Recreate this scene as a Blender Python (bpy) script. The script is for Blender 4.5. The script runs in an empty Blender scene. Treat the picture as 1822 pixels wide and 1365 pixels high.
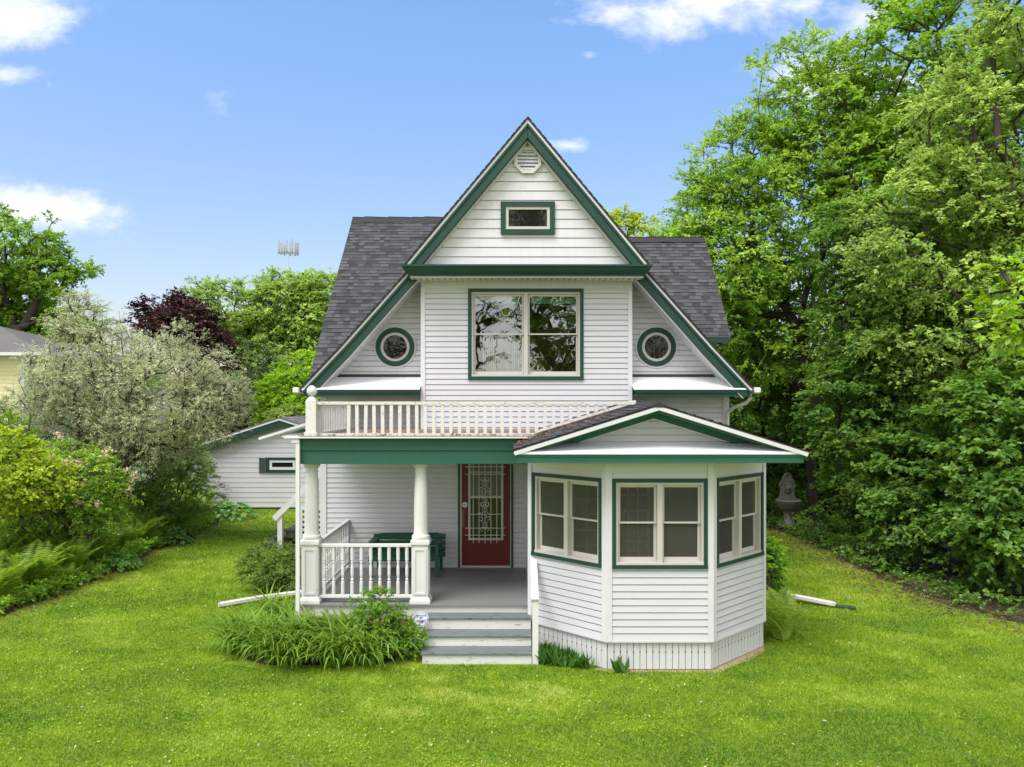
import bpy, bmesh, math, random
import numpy as np
from mathutils import Vector

# ------------------------------------------------------------------ camera, world, sun, exposure
sc = bpy.context.scene
COL = sc.collection
F = 1415.0; CX = 911.0; HY = 715.0; CH = 3.72
cam_d = bpy.data.cameras.new("camera"); cam = bpy.data.objects.new("camera", cam_d); COL.objects.link(cam)
cam.location = (0, 0, CH); cam.rotation_euler = (math.radians(90), 0, 0)
cam_d.sensor_width = 36; cam_d.lens = 36 * F / 1822; cam_d.clip_start = 0.1; cam_d.clip_end = 3000
cam_d.shift_y = (HY - 682.5) / 1822
sc.camera = cam
sc.view_settings.view_transform = 'Standard'; sc.view_settings.look = 'None'
sc.view_settings.exposure = 0.96
sc.cycles.diffuse_bounces = 6; sc.cycles.max_bounces = 10; sc.cycles.transparent_max_bounces = 12; sc.view_settings.gamma = 1

SUN_EL = math.radians(61); SUN_AZ = math.radians(218)   # azimuth clockwise from +Y: high, behind the camera and to its left
world = bpy.data.worlds.new("World"); sc.world = world; world.use_nodes = True
nt = world.node_tree; N = nt.nodes; Lk = nt.links; N.clear()
def nd(tree, t, **kw):
    n = tree.nodes.new(t)
    for k, v in kw.items(): setattr(n, k, v)
    return n
def mth(tree, op, a, b=None, c=None):
    n = tree.nodes.new('ShaderNodeMath'); n.operation = op
    for i, v in enumerate((a, b, c)):
        if v is None: continue
        if hasattr(v, 'is_linked') or hasattr(v, 'links'): tree.links.new(v, n.inputs[i])
        else: n.inputs[i].default_value = v
    return n.outputs[0]
wo = nd(nt, 'ShaderNodeOutputWorld'); bg = nd(nt, 'ShaderNodeBackground')
bg.inputs['Strength'].default_value = 0.10
sky = nd(nt, 'ShaderNodeTexSky'); sky.sky_type = 'NISHITA'; sky.sun_disc = False
sky.sun_elevation = SUN_EL; sky.sun_rotation = SUN_AZ; sky.altitude = 0; sky.air_density = 1.0; sky.dust_density = 1.2; sky.ozone_density = 1.5
tc = nd(nt, 'ShaderNodeTexCoord'); sep = nd(nt, 'ShaderNodeSeparateXYZ'); Lk.new(tc.outputs['Generated'], sep.inputs[0])
dx, dy, dz = sep.outputs
ady = mth(nt, 'MAXIMUM', mth(nt, 'ABSOLUTE', dy), 0.05)
u = mth(nt, 'DIVIDE', dx, ady); v = mth(nt, 'DIVIDE', dz, ady)
cmb = nd(nt, 'ShaderNodeCombineXYZ'); Lk.new(u, cmb.inputs[0]); Lk.new(v, cmb.inputs[1]); Lk.new(mth(nt, 'SIGN', dy), cmb.inputs[2])
no = nd(nt, 'ShaderNodeTexNoise'); no.inputs['Scale'].default_value = 9; no.inputs['Detail'].default_value = 10; no.inputs['Roughness'].default_value = 0.62
no.inputs['Distortion'].default_value = 0.25
mp = nd(nt, 'ShaderNodeMapping'); mp.inputs['Scale'].default_value = (1, 1.7, 1); Lk.new(cmb.outputs[0], mp.inputs[0]); Lk.new(mp.outputs[0], no.inputs['Vector'])
acc = None
for (px, py, a, b, k) in [(20, 30, 125, 75, 1.0), (60, 366, 165, 48, 1.0), (-60, 360, 120, 60, 1.0), (1270, 0, 185, 75, 1.0), (1110, 15, 120, 40, .62), (1540, 30, 110, 60, .62), (1480, 130, 180, 85, .95),
                          (1015, 260, 52, 18, .85), (395, 190, 60, 50, .52), (30, 133, 90, 26, .70), (88, 152, 24, 24, .66), (1048, 99, 22, 14, .62)]:
    uu = mth(nt, 'MULTIPLY', mth(nt, 'SUBTRACT', u, (px - CX) / F), F / a)
    vv = mth(nt, 'MULTIPLY', mth(nt, 'SUBTRACT', v, (HY - py) / F), F / b)
    r = mth(nt, 'SQRT', mth(nt, 'ADD', mth(nt, 'MULTIPLY', uu, uu), mth(nt, 'MULTIPLY', vv, vv)))
    m = mth(nt, 'MULTIPLY', mth(nt, 'SUBTRACT', 1.0, mth(nt, 'MULTIPLY', r, 0.62)), k)
    acc = m if acc is None else mth(nt, 'MAXIMUM', acc, m)
acc = mth(nt, 'MULTIPLY', acc, mth(nt, 'GREATER_THAN', dy, 0))
n2 = nd(nt, 'ShaderNodeTexNoise'); n2.inputs['Scale'].default_value = 2.2; n2.inputs['Detail'].default_value = 6; Lk.new(cmb.outputs[0], n2.inputs['Vector'])
gen = mth(nt, 'MULTIPLY', mth(nt, 'MULTIPLY', n2.outputs[0], 1.9), mth(nt, 'LESS_THAN', dy, 0))
acc = mth(nt, 'MAXIMUM', acc, gen)
val = mth(nt, 'ADD', acc, mth(nt, 'MULTIPLY', mth(nt, 'SUBTRACT', no.outputs[0], 0.5), 1.9))
ss = nd(nt, 'ShaderNodeMapRange'); ss.interpolation_type = 'SMOOTHSTEP'; Lk.new(val, ss.inputs[0])
ss.inputs[1].default_value = 0.30; ss.inputs[2].default_value = 1.02
hs = nd(nt, 'ShaderNodeMapRange'); Lk.new(dz, hs.inputs[0]); hs.inputs[1].default_value = 0.0; hs.inputs[2].default_value = 0.42
grad = nd(nt, 'ShaderNodeMix', data_type='RGBA'); Lk.new(hs.outputs[0], grad.inputs[0])
grad.inputs[6].default_value = (1.12, 0.89, 0.78, 1); grad.inputs[7].default_value = (1.07, 1.24, 1.42, 1)
mul = nd(nt, 'ShaderNodeMix', data_type='RGBA', blend_type='MULTIPLY'); mul.inputs[0].default_value = 1
Lk.new(sky.outputs[0], mul.inputs[6]); Lk.new(grad.outputs[2], mul.inputs[7])
mc = nd(nt, 'ShaderNodeMix', data_type='RGBA'); Lk.new(ss.outputs[0], mc.inputs[0]); Lk.new(mul.outputs[2], mc.inputs[6]); 
cc_ = nd(nt, 'ShaderNodeMix', data_type='RGBA'); Lk.new(mth(nt, 'LESS_THAN', dy, 0), cc_.inputs[0])   # unseen cloud behind the viewer, brightened to throw more light into the porch
cc_.inputs[6].default_value = (5.9, 6.0, 6.2, 1); cc_.inputs[7].default_value = (9.6, 9.6, 9.6, 1); Lk.new(cc_.outputs[2], mc.inputs[7])
Lk.new(mc.outputs[2], bg.inputs[0]); Lk.new(bg.outputs[0], wo.inputs[0])

sd = bpy.data.lights.new("sun", 'SUN'); sd.energy = 2.3; sd.angle = math.radians(30); sd.color = (1, .97, .92)
sun = bpy.data.objects.new("sun", sd); COL.objects.link(sun)
sv = Vector((math.sin(SUN_AZ) * math.cos(SUN_EL), math.cos(SUN_AZ) * math.cos(SUN_EL), math.sin(SUN_EL)))
sun.rotation_euler = sv.to_track_quat('Z', 'Y').to_euler(); sun.location = (-20, -20, 30)

# ------------------------------------------------------------------ helpers
rng = np.random.default_rng(11); random.seed(7)
def at(px, py, Y): return ((px - CX) * Y / F, Y, CH - (py - HY) * Y / F)
def X_(px, Y): return (px - CX) * Y / F
def Z_(py, Y): return CH - (py - HY) * Y / F

class MB:
    """collects verts and faces; T maps local (s, d, z) to the world"""
    def __init__(s, T=None): s.v = []; s.f = []; s.T = T or (lambda a, b, c: (a, b, c)); s.smooth = False
    def add(s, vs, fs):
        n = len(s.v); s.v += [s.T(*p) for p in vs]; s.f += [tuple(i + n for i in f) for f in fs]; return s
    def box(s, x0, x1, y0, y1, z0, z1):
        return s.add([(x0, y0, z0), (x1, y0, z0), (x1, y1, z0), (x0, y1, z0), (x0, y0, z1), (x1, y0, z1), (x1, y1, z1), (x0, y1, z1)],
                     [(0, 3, 2, 1), (4, 5, 6, 7), (0, 1, 5, 4), (1, 2, 6, 5), (2, 3, 7, 6), (3, 0, 4, 7)])
    def bar(s, p, q, w, h, up=(0, 0, 1)):
        p = Vector(p); q = Vector(q); d = (q - p).normalized(); up = Vector(up)
        r = d.cross(up)
        r = r.normalized() if r.length > 1e-4 else Vector((1, 0, 0))
        t = r.cross(d).normalized(); vs = []
        for c in (p, q):
            for a, b in ((-1, -1), (1, -1), (1, 1), (-1, 1)): vs.append(tuple(c + r * a * w / 2 + t * b * h / 2))
        return s.add(vs, [(0, 1, 2, 3), (7, 6, 5, 4), (0, 4, 5, 1), (1, 5, 6, 2), (2, 6, 7, 3), (3, 7, 4, 0)])
    def prism(s, poly, y0, y1):
        """polygon in x,z extruded along y"""
        n = len(poly); vs = [(x, y0, z) for x, z in poly] + [(x, y1, z) for x, z in poly]
        return s.add(vs, [tuple(range(n)), tuple(range(2 * n - 1, n - 1, -1))] + [(i, (i + 1) % n, n + (i + 1) % n, n + i) for i in range(n)])
    def vprism(s, poly, z0, z1):
        n = len(poly); vs = [(x, y, z0) for x, y in poly] + [(x, y, z1) for x, y in poly]
        return s.add(vs, [tuple(range(n - 1, -1, -1)), tuple(range(n, 2 * n))] + [(i, (i + 1) % n, n + (i + 1) % n, n + i) for i in range(n)])
    def lathe(s, x, y, prof, seg=20):
        n0 = []; vs = []; fs = []
        for r, z in prof:
            for k in range(seg):
                a = 2 * math.pi * k / seg; vs.append((x + r * math.cos(a), y + r * math.sin(a), z))
        for i in range(len(prof) - 1):
            for k in range(seg):
                a = i * seg + k; b = i * seg + (k + 1) % seg; fs.append((a, b, b + seg, a + seg))
        fs.append(tuple(range(seg - 1, -1, -1))); fs.append(tuple(range((len(prof) - 1) * seg, len(prof) * seg)))
        return s.add(vs, fs)
    def tube(s, pts, r, seg=6):
        P = [Vector(p) for p in pts]; vs = []; fs = []; n = len(P)
        for i, p in enumerate(P):
            d = (P[min(i + 1, n - 1)] - P[max(i - 1, 0)]).normalized()
            a = d.cross(Vector((0, 0, 1)));
            if a.length < 1e-3: a = d.cross(Vector((1, 0, 0)))
            a.normalize(); b = d.cross(a); rr = r[i] if hasattr(r, '__len__') else r
            for k in range(seg):
                t = 2 * math.pi * k / seg; vs.append(tuple(p + a * math.cos(t) * rr + b * math.sin(t) * rr))
        for i in range(n - 1):
            for k in range(seg):
                q = i * seg + k; w = i * seg + (k + 1) % seg; fs.append((q, w, w + seg, q + seg))
        fs.append(tuple(range(seg - 1, -1, -1))); fs.append(tuple(range((n - 1) * seg, n * seg)))
        return s.add(vs, fs)
    def build(s, name, m, parent=None, smooth=False, bevel=0):
        me = bpy.data.meshes.new(name); me.from_pydata(s.v, [], s.f); me.update()
        bm = bmesh.new(); bm.from_mesh(me); bmesh.ops.recalc_face_normals(bm, faces=bm.faces); bm.to_mesh(me); bm.free()
        o = bpy.data.objects.new(name, me); COL.objects.link(o); me.materials.append(m)
        if smooth:
            me.polygons.foreach_set('use_smooth', [True] * len(me.polygons)); me.update()
            try: me.set_sharp_from_angle(angle=math.radians(40))
            except Exception: pass
        if bevel:
            b = o.modifiers.new('bevel', 'BEVEL'); b.width = bevel; b.segments = 1; b.limit_method = 'ANGLE'
        if parent: put(o, parent)
        return o
def put(o, parent):
    o.parent = parent
    o.matrix_parent_inverse = world_of(parent).inverted()
def world_of(o):
    from mathutils import Matrix
    m = Matrix.LocRotScale(o.location, o.rotation_euler, o.scale)
    return m if o.parent is None else world_of(o.parent) @ o.matrix_parent_inverse @ m
def tag(o, label=None, cat=None, group=None, kind=None):
    if label: o['label'] = label
    if cat: o['category'] = cat
    if group: o['group'] = group
    if kind: o['kind'] = kind
    return o
def empty(name, loc, label, cat, group=None):
    o = bpy.data.objects.new(name, None); COL.objects.link(o); o.location = loc; o.empty_display_size = .2
    return tag(o, label, cat, group)
def frame(ox, oy, ux, uy):
    l = math.hypot(ux, uy); ux /= l; uy /= l
    return lambda s, d, z: (ox + ux * s + uy * d, oy + uy * s - ux * d, z)
def clip(poly, a, b, c):
    """keep a*x+b*z<=c"""
    out = []
    for i in range(len(poly)):
        p, q = poly[i], poly[(i + 1) % len(poly)]; fp = a * p[0] + b * p[1] - c; fq = a * q[0] + b * q[1] - c
        if fp <= 0: out.append(p)
        if fp * fq < 0:
            t = fp / (fp - fq); out.append((p[0] + (q[0] - p[0]) * t, p[1] + (q[1] - p[1]) * t))
    return out
def siding(mb, poly, exp, d0, z0=None, lap=.024):
    """lap siding on a convex polygon (s,z)"""
    zs = [p[1] for p in poly]; base = z0 if z0 is not None else min(zs)
    k = math.floor((min(zs) - base) / exp + 1e-6); z = base + k * exp
    def span(zz):
        xs = []
        for i in range(len(poly)):
            p, q = poly[i], poly[(i + 1) % len(poly)]
            if (p[1] - zz) * (q[1] - zz) <= 0 and abs(p[1] - q[1]) > 1e-9:
                xs.append(p[0] + (q[0] - p[0]) * (zz - p[1]) / (q[1] - p[1]))
        return (min(xs), max(xs)) if len(xs) > 1 else None
    while z < max(zs) - 1e-6:
        a = max(z, min(zs)); b = min(z + exp, max(zs)); fa = (a - z) / exp; fb = (b - z) / exp
        cuts = sorted({a, b} | {w for w in zs if a < w < b})
        gp_ = .0145 if exp < .15 else .016; top = z + exp - gp_
        if a < top < b: cuts = sorted(set(cuts) | {top})
        for c0, c1 in zip(cuts, cuts[1:]):
            s0 = span(c0 + 1e-6); s1 = span(c1 - 1e-6)
            if not s0 or not s1: continue
            if c0 >= top - 1e-6:
                mb.add([(s0[0], d0 + .0005, c0), (s0[1], d0 + .0005, c0), (s1[1], d0 + .0005, c1), (s1[0], d0 + .0005, c1)], [(0, 1, 2, 3)]); continue
            e0 = d0 + lap * (1 - .45 * (c0 - z) / exp) + .002; e1 = d0 + lap * (1 - .45 * (c1 - z) / exp) + .002
            mb.add([(s0[0], e0, c0), (s0[1], e0, c0), (s1[1], e1, c1), (s1[0], e1, c1)], [(0, 1, 2, 3)])
            if c0 == a: mb.add([(s0[0], d0, c0), (s0[1], d0, c0), (s0[1], e0, c0), (s0[0], e0, c0)], [(0, 1, 2, 3)])
            if abs(c1 - top) < 1e-6: mb.add([(s1[0], d0, c1), (s1[1], d0, c1), (s1[1], e1, c1), (s1[0], e1, c1)], [(0, 1, 2, 3)])
        z += exp
def offpoly(pts, off):
    """offset a left-to-right polyline (x,z) downwards by off, mitred"""
    out = []; n = len(pts)
    for i in range(n):
        ns = []
        for a, b in ((i - 1, i), (i, i + 1)):
            if a >= 0 and b < n:
                ddx = pts[b][0] - pts[a][0]; ddz = pts[b][1] - pts[a][1]; l = math.hypot(ddx, ddz); ns.append((ddz / l, -ddx / l))
        if len(ns) == 1: nx, nz = ns[0]; k = 1
        else:
            nx = ns[0][0] + ns[1][0]; nz = ns[0][1] + ns[1][1]; l = math.hypot(nx, nz); nx /= l; nz /= l; k = 1 / (nx * ns[0][0] + nz * ns[0][1])
        out.append((pts[i][0] + nx * off * k, pts[i][1] + nz * off * k))
    return out
def band(mb, pts, o0, o1, y0, y1, zmin=None):
    A = offpoly(pts, o0); B = offpoly(pts, o1)
    for i in range(len(pts) - 1):
        poly = [A[i], A[i + 1], B[i + 1], B[i]]
        if zmin is not None: poly = clip(poly, 0, -1, -zmin)
        if len(poly) > 2: mb.prism(poly, y0, y1)

# ------------------------------------------------------------------ materials
def mat(name, col, rough=.6, var=.12, scale=3, bump=0, bscale=40, col2=None, thr=None, spec=.3, stretch=None, coords='Object', metal=0):
    m = bpy.data.materials.new(name); m.use_nodes = True; t = m.node_tree; b = t.nodes['Principled BSDF']
    b.inputs['Roughness'].default_value = rough; b.inputs['Specular IOR Level'].default_value = spec; b.inputs['Metallic'].default_value = metal
    co = nd(t, 'ShaderNodeTexCoord'); mpn = nd(t, 'ShaderNodeMapping'); t.links.new(co.outputs[coords], mpn.inputs[0])
    if stretch: mpn.inputs['Scale'].default_value = stretch
    n1 = nd(t, 'ShaderNodeTexNoise'); n1.inputs['Scale'].default_value = scale; n1.inputs['Detail'].default_value = 8; n1.inputs['Roughness'].default_value = .65
    t.links.new(mpn.outputs[0], n1.inputs['Vector'])
    mx = nd(t, 'ShaderNodeMix', data_type='RGBA')
    c1 = tuple(max(0, c * (1 - var)) for c in col) + (1,); c2 = tuple(min(1, c * (1 + var)) for c in col) + (1,)
    mx.inputs[6].default_value = c1; mx.inputs[7].default_value = c2; t.links.new(n1.outputs[0], mx.inputs[0]); out = mx.outputs[2]
    if col2:
        n3 = nd(t, 'ShaderNodeTexNoise'); n3.inputs['Scale'].default_value = scale * 5; n3.inputs['Detail'].default_value = 10; n3.inputs['Roughness'].default_value = .7
        t.links.new(mpn.outputs[0], n3.inputs['Vector'])
        mr = nd(t, 'ShaderNodeMapRange'); mr.inputs[1].default_value = thr; mr.inputs[2].default_value = thr + .05; t.links.new(n3.outputs[0], mr.inputs[0])
        m2 = nd(t, 'ShaderNodeMix', data_type='RGBA'); t.links.new(mr.outputs[0], m2.inputs[0]); t.links.new(out, m2.inputs[6]); m2.inputs[7].default_value = col2 + (1,); out = m2.outputs[2]
    t.links.new(out, b.inputs['Base Color'])
    if bump:
        nb = nd(t, 'ShaderNodeTexNoise'); nb.inputs['Scale'].default_value = bscale; nb.inputs['Detail'].default_value = 6; t.links.new(mpn.outputs[0], nb.inputs['Vector'])
        bp = nd(t, 'ShaderNodeBump'); bp.inputs['Strength'].default_value = bump; bp.inputs['Distance'].default_value = .01
        t.links.new(nb.outputs[0], bp.inputs['Height']); t.links.new(bp.outputs[0], b.inputs['Normal'])
    return m
M = {}
M['siding'] = mat('white vinyl siding', (.525, .518, .545), .5, .07, 1.3, .12, 22, col2=(.52, .51, .47), thr=.68, stretch=(1, 1, 5))
M['shake'] = mat('white shake siding', (.585, .572, .60), .55, .07, 2, .5, 30, stretch=(6, 6, .6))
M['trim'] = mat('white trim', (.57, .562, .58), .5, .08, 2, .1, 30)
M['cream'] = mat('cream vinyl frame', (.49, .46, .43), .45, .05, 3)
M['ledge'] = mat('white painted metal ledge', (.80, .81, .83), .35, .04, 2, .05, 8, col2=(.60, .59, .55), thr=.70)
M['old'] = mat('weathered white paint', (.58, .56, .53), .65, .08, 4, .4, 60, col2=(.22, .18, .14), thr=.60, stretch=(1, 1, .5))
M['oldrail'] = mat('peeling white paint', (.56, .545, .51), .65, .12, 5, .4, 60, col2=(.20, .15, .11), thr=.57, stretch=(.6, 1, 1))
M['porchw'] = mat('porch white paint', (.60, .59, .57), .5, .06, 3, .15, 30, col2=(.36, .34, .30), thr=.63)
M['green'] = mat('dark green trim', (.014, .048, .036), .45, .32, 1.8, .15, 25)
M['beam'] = mat('green beam paint', (.024, .095, .066), .48, .26, 1.2, .15, 20)
M['bench'] = mat('green bench paint', (.015, .075, .042), .5, .25, 6, .25, 40)
M['floor'] = mat('grey porch floor paint', (.18, .178, .175), .42, .32, 2.0, .3, 30, stretch=(.35, 6, 1), spec=.35)
M['tread'] = mat('blue grey tread paint', (.13, .15, .155), .5, .25, 3, .4, 30, col2=(.055, .06, .055), thr=.55, stretch=(.5, 4, 2))
M['riser'] = mat('weathered white riser', (.56, .56, .54), .6, .08, 3, .3, 40, col2=(.30, .28, .24), thr=.58, stretch=(.4, 1, 2))
M['skirt'] = mat('white slat skirt', (.52, .52, .52), .6, .10, 3, .3, 30, col2=(.34, .34, .28), thr=.60, stretch=(3, 3, .6))
M['darkgap'] = mat('dark void', (.015, .014, .012), .9)
M['door'] = mat('red door', (.12, .010, .008), .38, .2, 3, .15, 40)
M['metalw'] = mat('white iron', (.66, .66, .64), .4, .03)
M['brass'] = mat('dark brass', (.20, .15, .08), .4, .2, metal=.7)
M['flash'] = mat('dark flashing', (.045, .04, .038), .6, .2)
M['deckroof'] = mat('rolled roofing', (.16, .12, .10), .85, .4, 5, .5, 30, col2=(.30, .15, .08), thr=.58)
M['debris'] = mat('fallen leaf litter', (.22, .12, .07), .9, .5, 9)
M['stone'] = mat('mossy cast stone', (.20, .19, .165), .8, .35, 6, .6, 40, col2=(.07, .09, .05), thr=.56)
M['bark'] = mat('grey brown bark', (.055, .045, .036), .9, .4, 6, .8, 20, stretch=(1, 1, .3))
M['barkl'] = mat('light bark', (.11, .09, .07), .9, .35, 6, .6, 20, stretch=(1, 1, .3))
M['shutter'] = mat('grey green shutter', (.05, .075, .07), .5, .1)
M['wood'] = mat('grey wood', (.20, .17, .14), .85, .3, 5, .5, 30)
M['darkstep'] = mat('dark brown deck paint', (.052, .047, .045), .5, .25, 4, .3, 30)
M['yellow'] = mat('pale yellow siding', (.68, .60, .38), .55, .05, 2)
M['gutterw'] = mat('white gutter', (.60, .59, .58), .4, .07, 3, col2=(.36, .34, .30), thr=.66)
M['soil'] = mat('mulch and soil', (.050, .042, .024), .95, .45, 4, 1, 60, col2=(.10, .10, .04), thr=.58)
M['sand'] = mat('sandy soil', (.36, .27, .16), .95, .25, 6, .6, 60)
M['curtain'] = mat('pale curtain', (.52, .60, .56), .8, .08)
M['shade'] = mat('green roller shade', (.20, .38, .27), .8, .08)
M['room'] = mat('room wall', (.34, .33, .31), .8, .1)
M['brown'] = mat('brown room', (.26, .20, .10), .9, .2, 2)
M['roomfloor'] = mat('room floor', (.16, .14, .12), .6, .2)
M['roomw'] = mat('interior white paint', (.60, .60, .58), .6, .05)
M['ant'] = mat('antenna grey', (.34, .34, .35), .5, .1)
M['blue'] = mat('blue print', (.02, .05, .42), .5, .05)
M['dark'] = mat('dark print', (.03, .03, .04), .5, .05)
M['signw'] = mat('sign white', (.72, .72, .74), .35, .04)
M['red'] = mat('red print', (.55, .04, .03), .5)
M['pipe'] = mat('dark green pipe', (.018, .045, .038), .5, .3)

def shingle_mat(name, col, var):
    m = bpy.data.materials.new(name); m.use_nodes = True; t = m.node_tree; b = t.nodes['Principled BSDF']
    b.inputs['Roughness'].default_value = .9; b.inputs['Specular IOR Level'].default_value = .15
    at_ = nd(t, 'ShaderNodeAttribute'); at_.attribute_name = 'tone'
    co = nd(t, 'ShaderNodeTexCoord'); n1 = nd(t, 'ShaderNodeTexNoise'); n1.inputs['Scale'].default_value = 160; n1.inputs['Detail'].default_value = 3
    t.links.new(co.outputs['Object'], n1.inputs['Vector'])
    n4 = nd(t, 'ShaderNodeTexNoise'); n4.inputs['Scale'].default_value = 1.1; n4.inputs['Detail'].default_value = 5; t.links.new(co.outputs['Object'], n4.inputs['Vector'])
    f = mth(t, 'ADD', mth(t, 'ADD', mth(t, 'MULTIPLY', at_.outputs['Fac'], .6), mth(t, 'MULTIPLY', n1.outputs[0], .3)), mth(t, 'MULTIPLY', n4.outputs[0], .25))
    mx = nd(t, 'ShaderNodeMix', data_type='RGBA'); t.links.new(f, mx.inputs[0])
    mx.inputs[6].default_value = tuple(c * (1 - var) for c in col) + (1,); mx.inputs[7].default_value = tuple(c * (1 + var) for c in col) + (1,)
    t.links.new(mx.outputs[2], b.inputs['Base Color'])
    bp = nd(t, 'ShaderNodeBump'); bp.inputs['Strength'].default_value = .5; bp.inputs['Distance'].default_value = .004
    t.links.new(n1.outputs[0], bp.inputs['Height']); t.links.new(bp.outputs[0], b.inputs['Normal'])
    return m
M['shingle'] = shingle_mat('asphalt shingles', (.058, .056, .060), .72)
M['shingleg'] = shingle_mat('grey asphalt shingles', (.16, .15, .145), .4)

def leaf_mat(name, ca, cb, trans=.46, gloss=.025, cc=None):
    m = bpy.data.materials.new(name); m.use_nodes = True; t = m.node_tree; t.nodes.clear()
    out = nd(t, 'ShaderNodeOutputMaterial'); a = nd(t, 'ShaderNodeAttribute'); a.attribute_name = 'tone'
    mx = nd(t, 'ShaderNodeValToRGB'); e = mx.color_ramp.elements
    e[0].position = 0; e[0].color = ca + (1,); e[1].position = .88 if cc else 1; e[1].color = cb + (1,)
    if cc: q = e.new(1.0); q.color = cc + (1,)
    t.links.new(a.outputs['Fac'], mx.inputs[0])
    d = nd(t, 'ShaderNodeBsdfDiffuse'); tr = nd(t, 'ShaderNodeBsdfTranslucent'); g = nd(t, 'ShaderNodeBsdfGlossy'); g.inputs['Roughness'].default_value = .45
    g.inputs['Color'].default_value = (.7, .75, .6, 1)
    hsv = nd(t, 'ShaderNodeHueSaturation'); hsv.inputs['Hue'].default_value = .49; hsv.inputs['Saturation'].default_value = 1.05; hsv.inputs['Value'].default_value = 1.5
    t.links.new(mx.outputs[0], d.inputs[0]); t.links.new(mx.outputs[0], hsv.inputs['Color']); t.links.new(hsv.outputs[0], tr.inputs[0])
    m1 = nd(t, 'ShaderNodeMixShader'); m1.inputs[0].default_value = trans; t.links.new(d.outputs[0], m1.inputs[1]); t.links.new(tr.outputs[0], m1.inputs[2])
    m2 = nd(t, 'ShaderNodeMixShader'); m2.inputs[0].default_value = gloss; t.links.new(m1.outputs[0], m2.inputs[1]); t.links.new(g.outputs[0], m2.inputs[2])
    t.links.new(m2.outputs[0], out.inputs[0])
    return m
LM = {
 'maple': leaf_mat('maple leaves', (0.125, 0.265, 0.022), (0.35, 0.54, 0.065), cc=(0.54, 0.66, 0.1)),
 'mapled': leaf_mat('deep green leaves', (0.095, 0.215, 0.018), (0.27, 0.45, 0.045), cc=(0.42, 0.57, 0.09)),
 'mapleshade': leaf_mat('shaded maple leaves', (0.06, 0.15, 0.02), (0.185, 0.335, 0.048), cc=(.32, .46, .09)),  # darkened maple green: shade of the low right trees put into the leaves
 'elm': leaf_mat('elm leaves', (0.17, 0.29, 0.045), (0.4, 0.55, 0.12), cc=(0.6, 0.69, 0.19)),
 'olive': leaf_mat('silvery leaves', (0.37, 0.41, 0.19), (0.6, 0.63, 0.38), .40, .03, cc=(0.76, 0.77, 0.56)),
 'purple': leaf_mat('purple leaves', (0.032, 0.012, 0.014), (0.085, 0.03, 0.034), .25),
 'lime': leaf_mat('lime leaves', (0.165, 0.330, 0.017), (0.360, 0.570, 0.034), cc=(0.570, 0.720, 0.056)),
 'yellowg': leaf_mat('yellow green leaves', (0.216, 0.324, 0.020), (0.486, 0.594, 0.051)),
 'fernpale': leaf_mat('pale fern fronds lifted from shade', (.24, .38, .05), (.50, .64, .12)),  # pale fronds, brightened to make up for the house's shade on them
 'fern': leaf_mat('fern fronds', (0.11, 0.22, 0.02), (0.28, 0.41, 0.05)),
 'lily': leaf_mat('strap leaves', (0.09, 0.19, 0.018), (0.24, 0.38, 0.05), .38, .03, cc=(0.44, 0.54, 0.16)),
 'broad': leaf_mat('broad leaves', (0.033, 0.111, 0.018), (0.085, 0.215, 0.029), .25, .08),
 'shrub': leaf_mat('small shrub leaves', (0.1, 0.18, 0.03), (0.24, 0.36, 0.06)),
 'darks': leaf_mat('dark shrub leaves', (0.06, 0.12, 0.03), (0.15, 0.25, 0.06)),
 'hosta': leaf_mat('hosta leaves', (0.070, 0.196, 0.032), (0.168, 0.364, 0.074), .25, .1),
 'rose': leaf_mat('rose leaves', (0.098, 0.238, 0.016), (0.238, 0.434, 0.037)),
 'pink': leaf_mat('pink blossom', (0.55, 0.34, 0.24), (0.74, 0.58, 0.46), .3),
 'bud': leaf_mat('red buds', (.35, .03, .03), (.5, .1, .06), .2),
 'white': leaf_mat('small white flowers', (.6, .6, .55), (.75, .75, .7), .2),
 'linden': leaf_mat('bright linden leaves', (0.213, 0.362, 0.019), (0.425, 0.625, 0.042), .45, .06),
 'grass': leaf_mat('grass blades', (0.055, 0.165, 0.003), (0.265, 0.385, 0.01), .3, .04, cc=(0.42, 0.48, 0.1)),
 'clover': leaf_mat('clover leaves', (0.160, 0.336, 0.014), (0.352, 0.544, 0.036), .3, .05),
 'petal': leaf_mat('fallen petals', (.50, .42, .26), (.70, .64, .48), .2),
 'far': leaf_mat('far foliage', (0.1, 0.18, 0.04), (0.26, 0.37, 0.09)),
}
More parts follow.
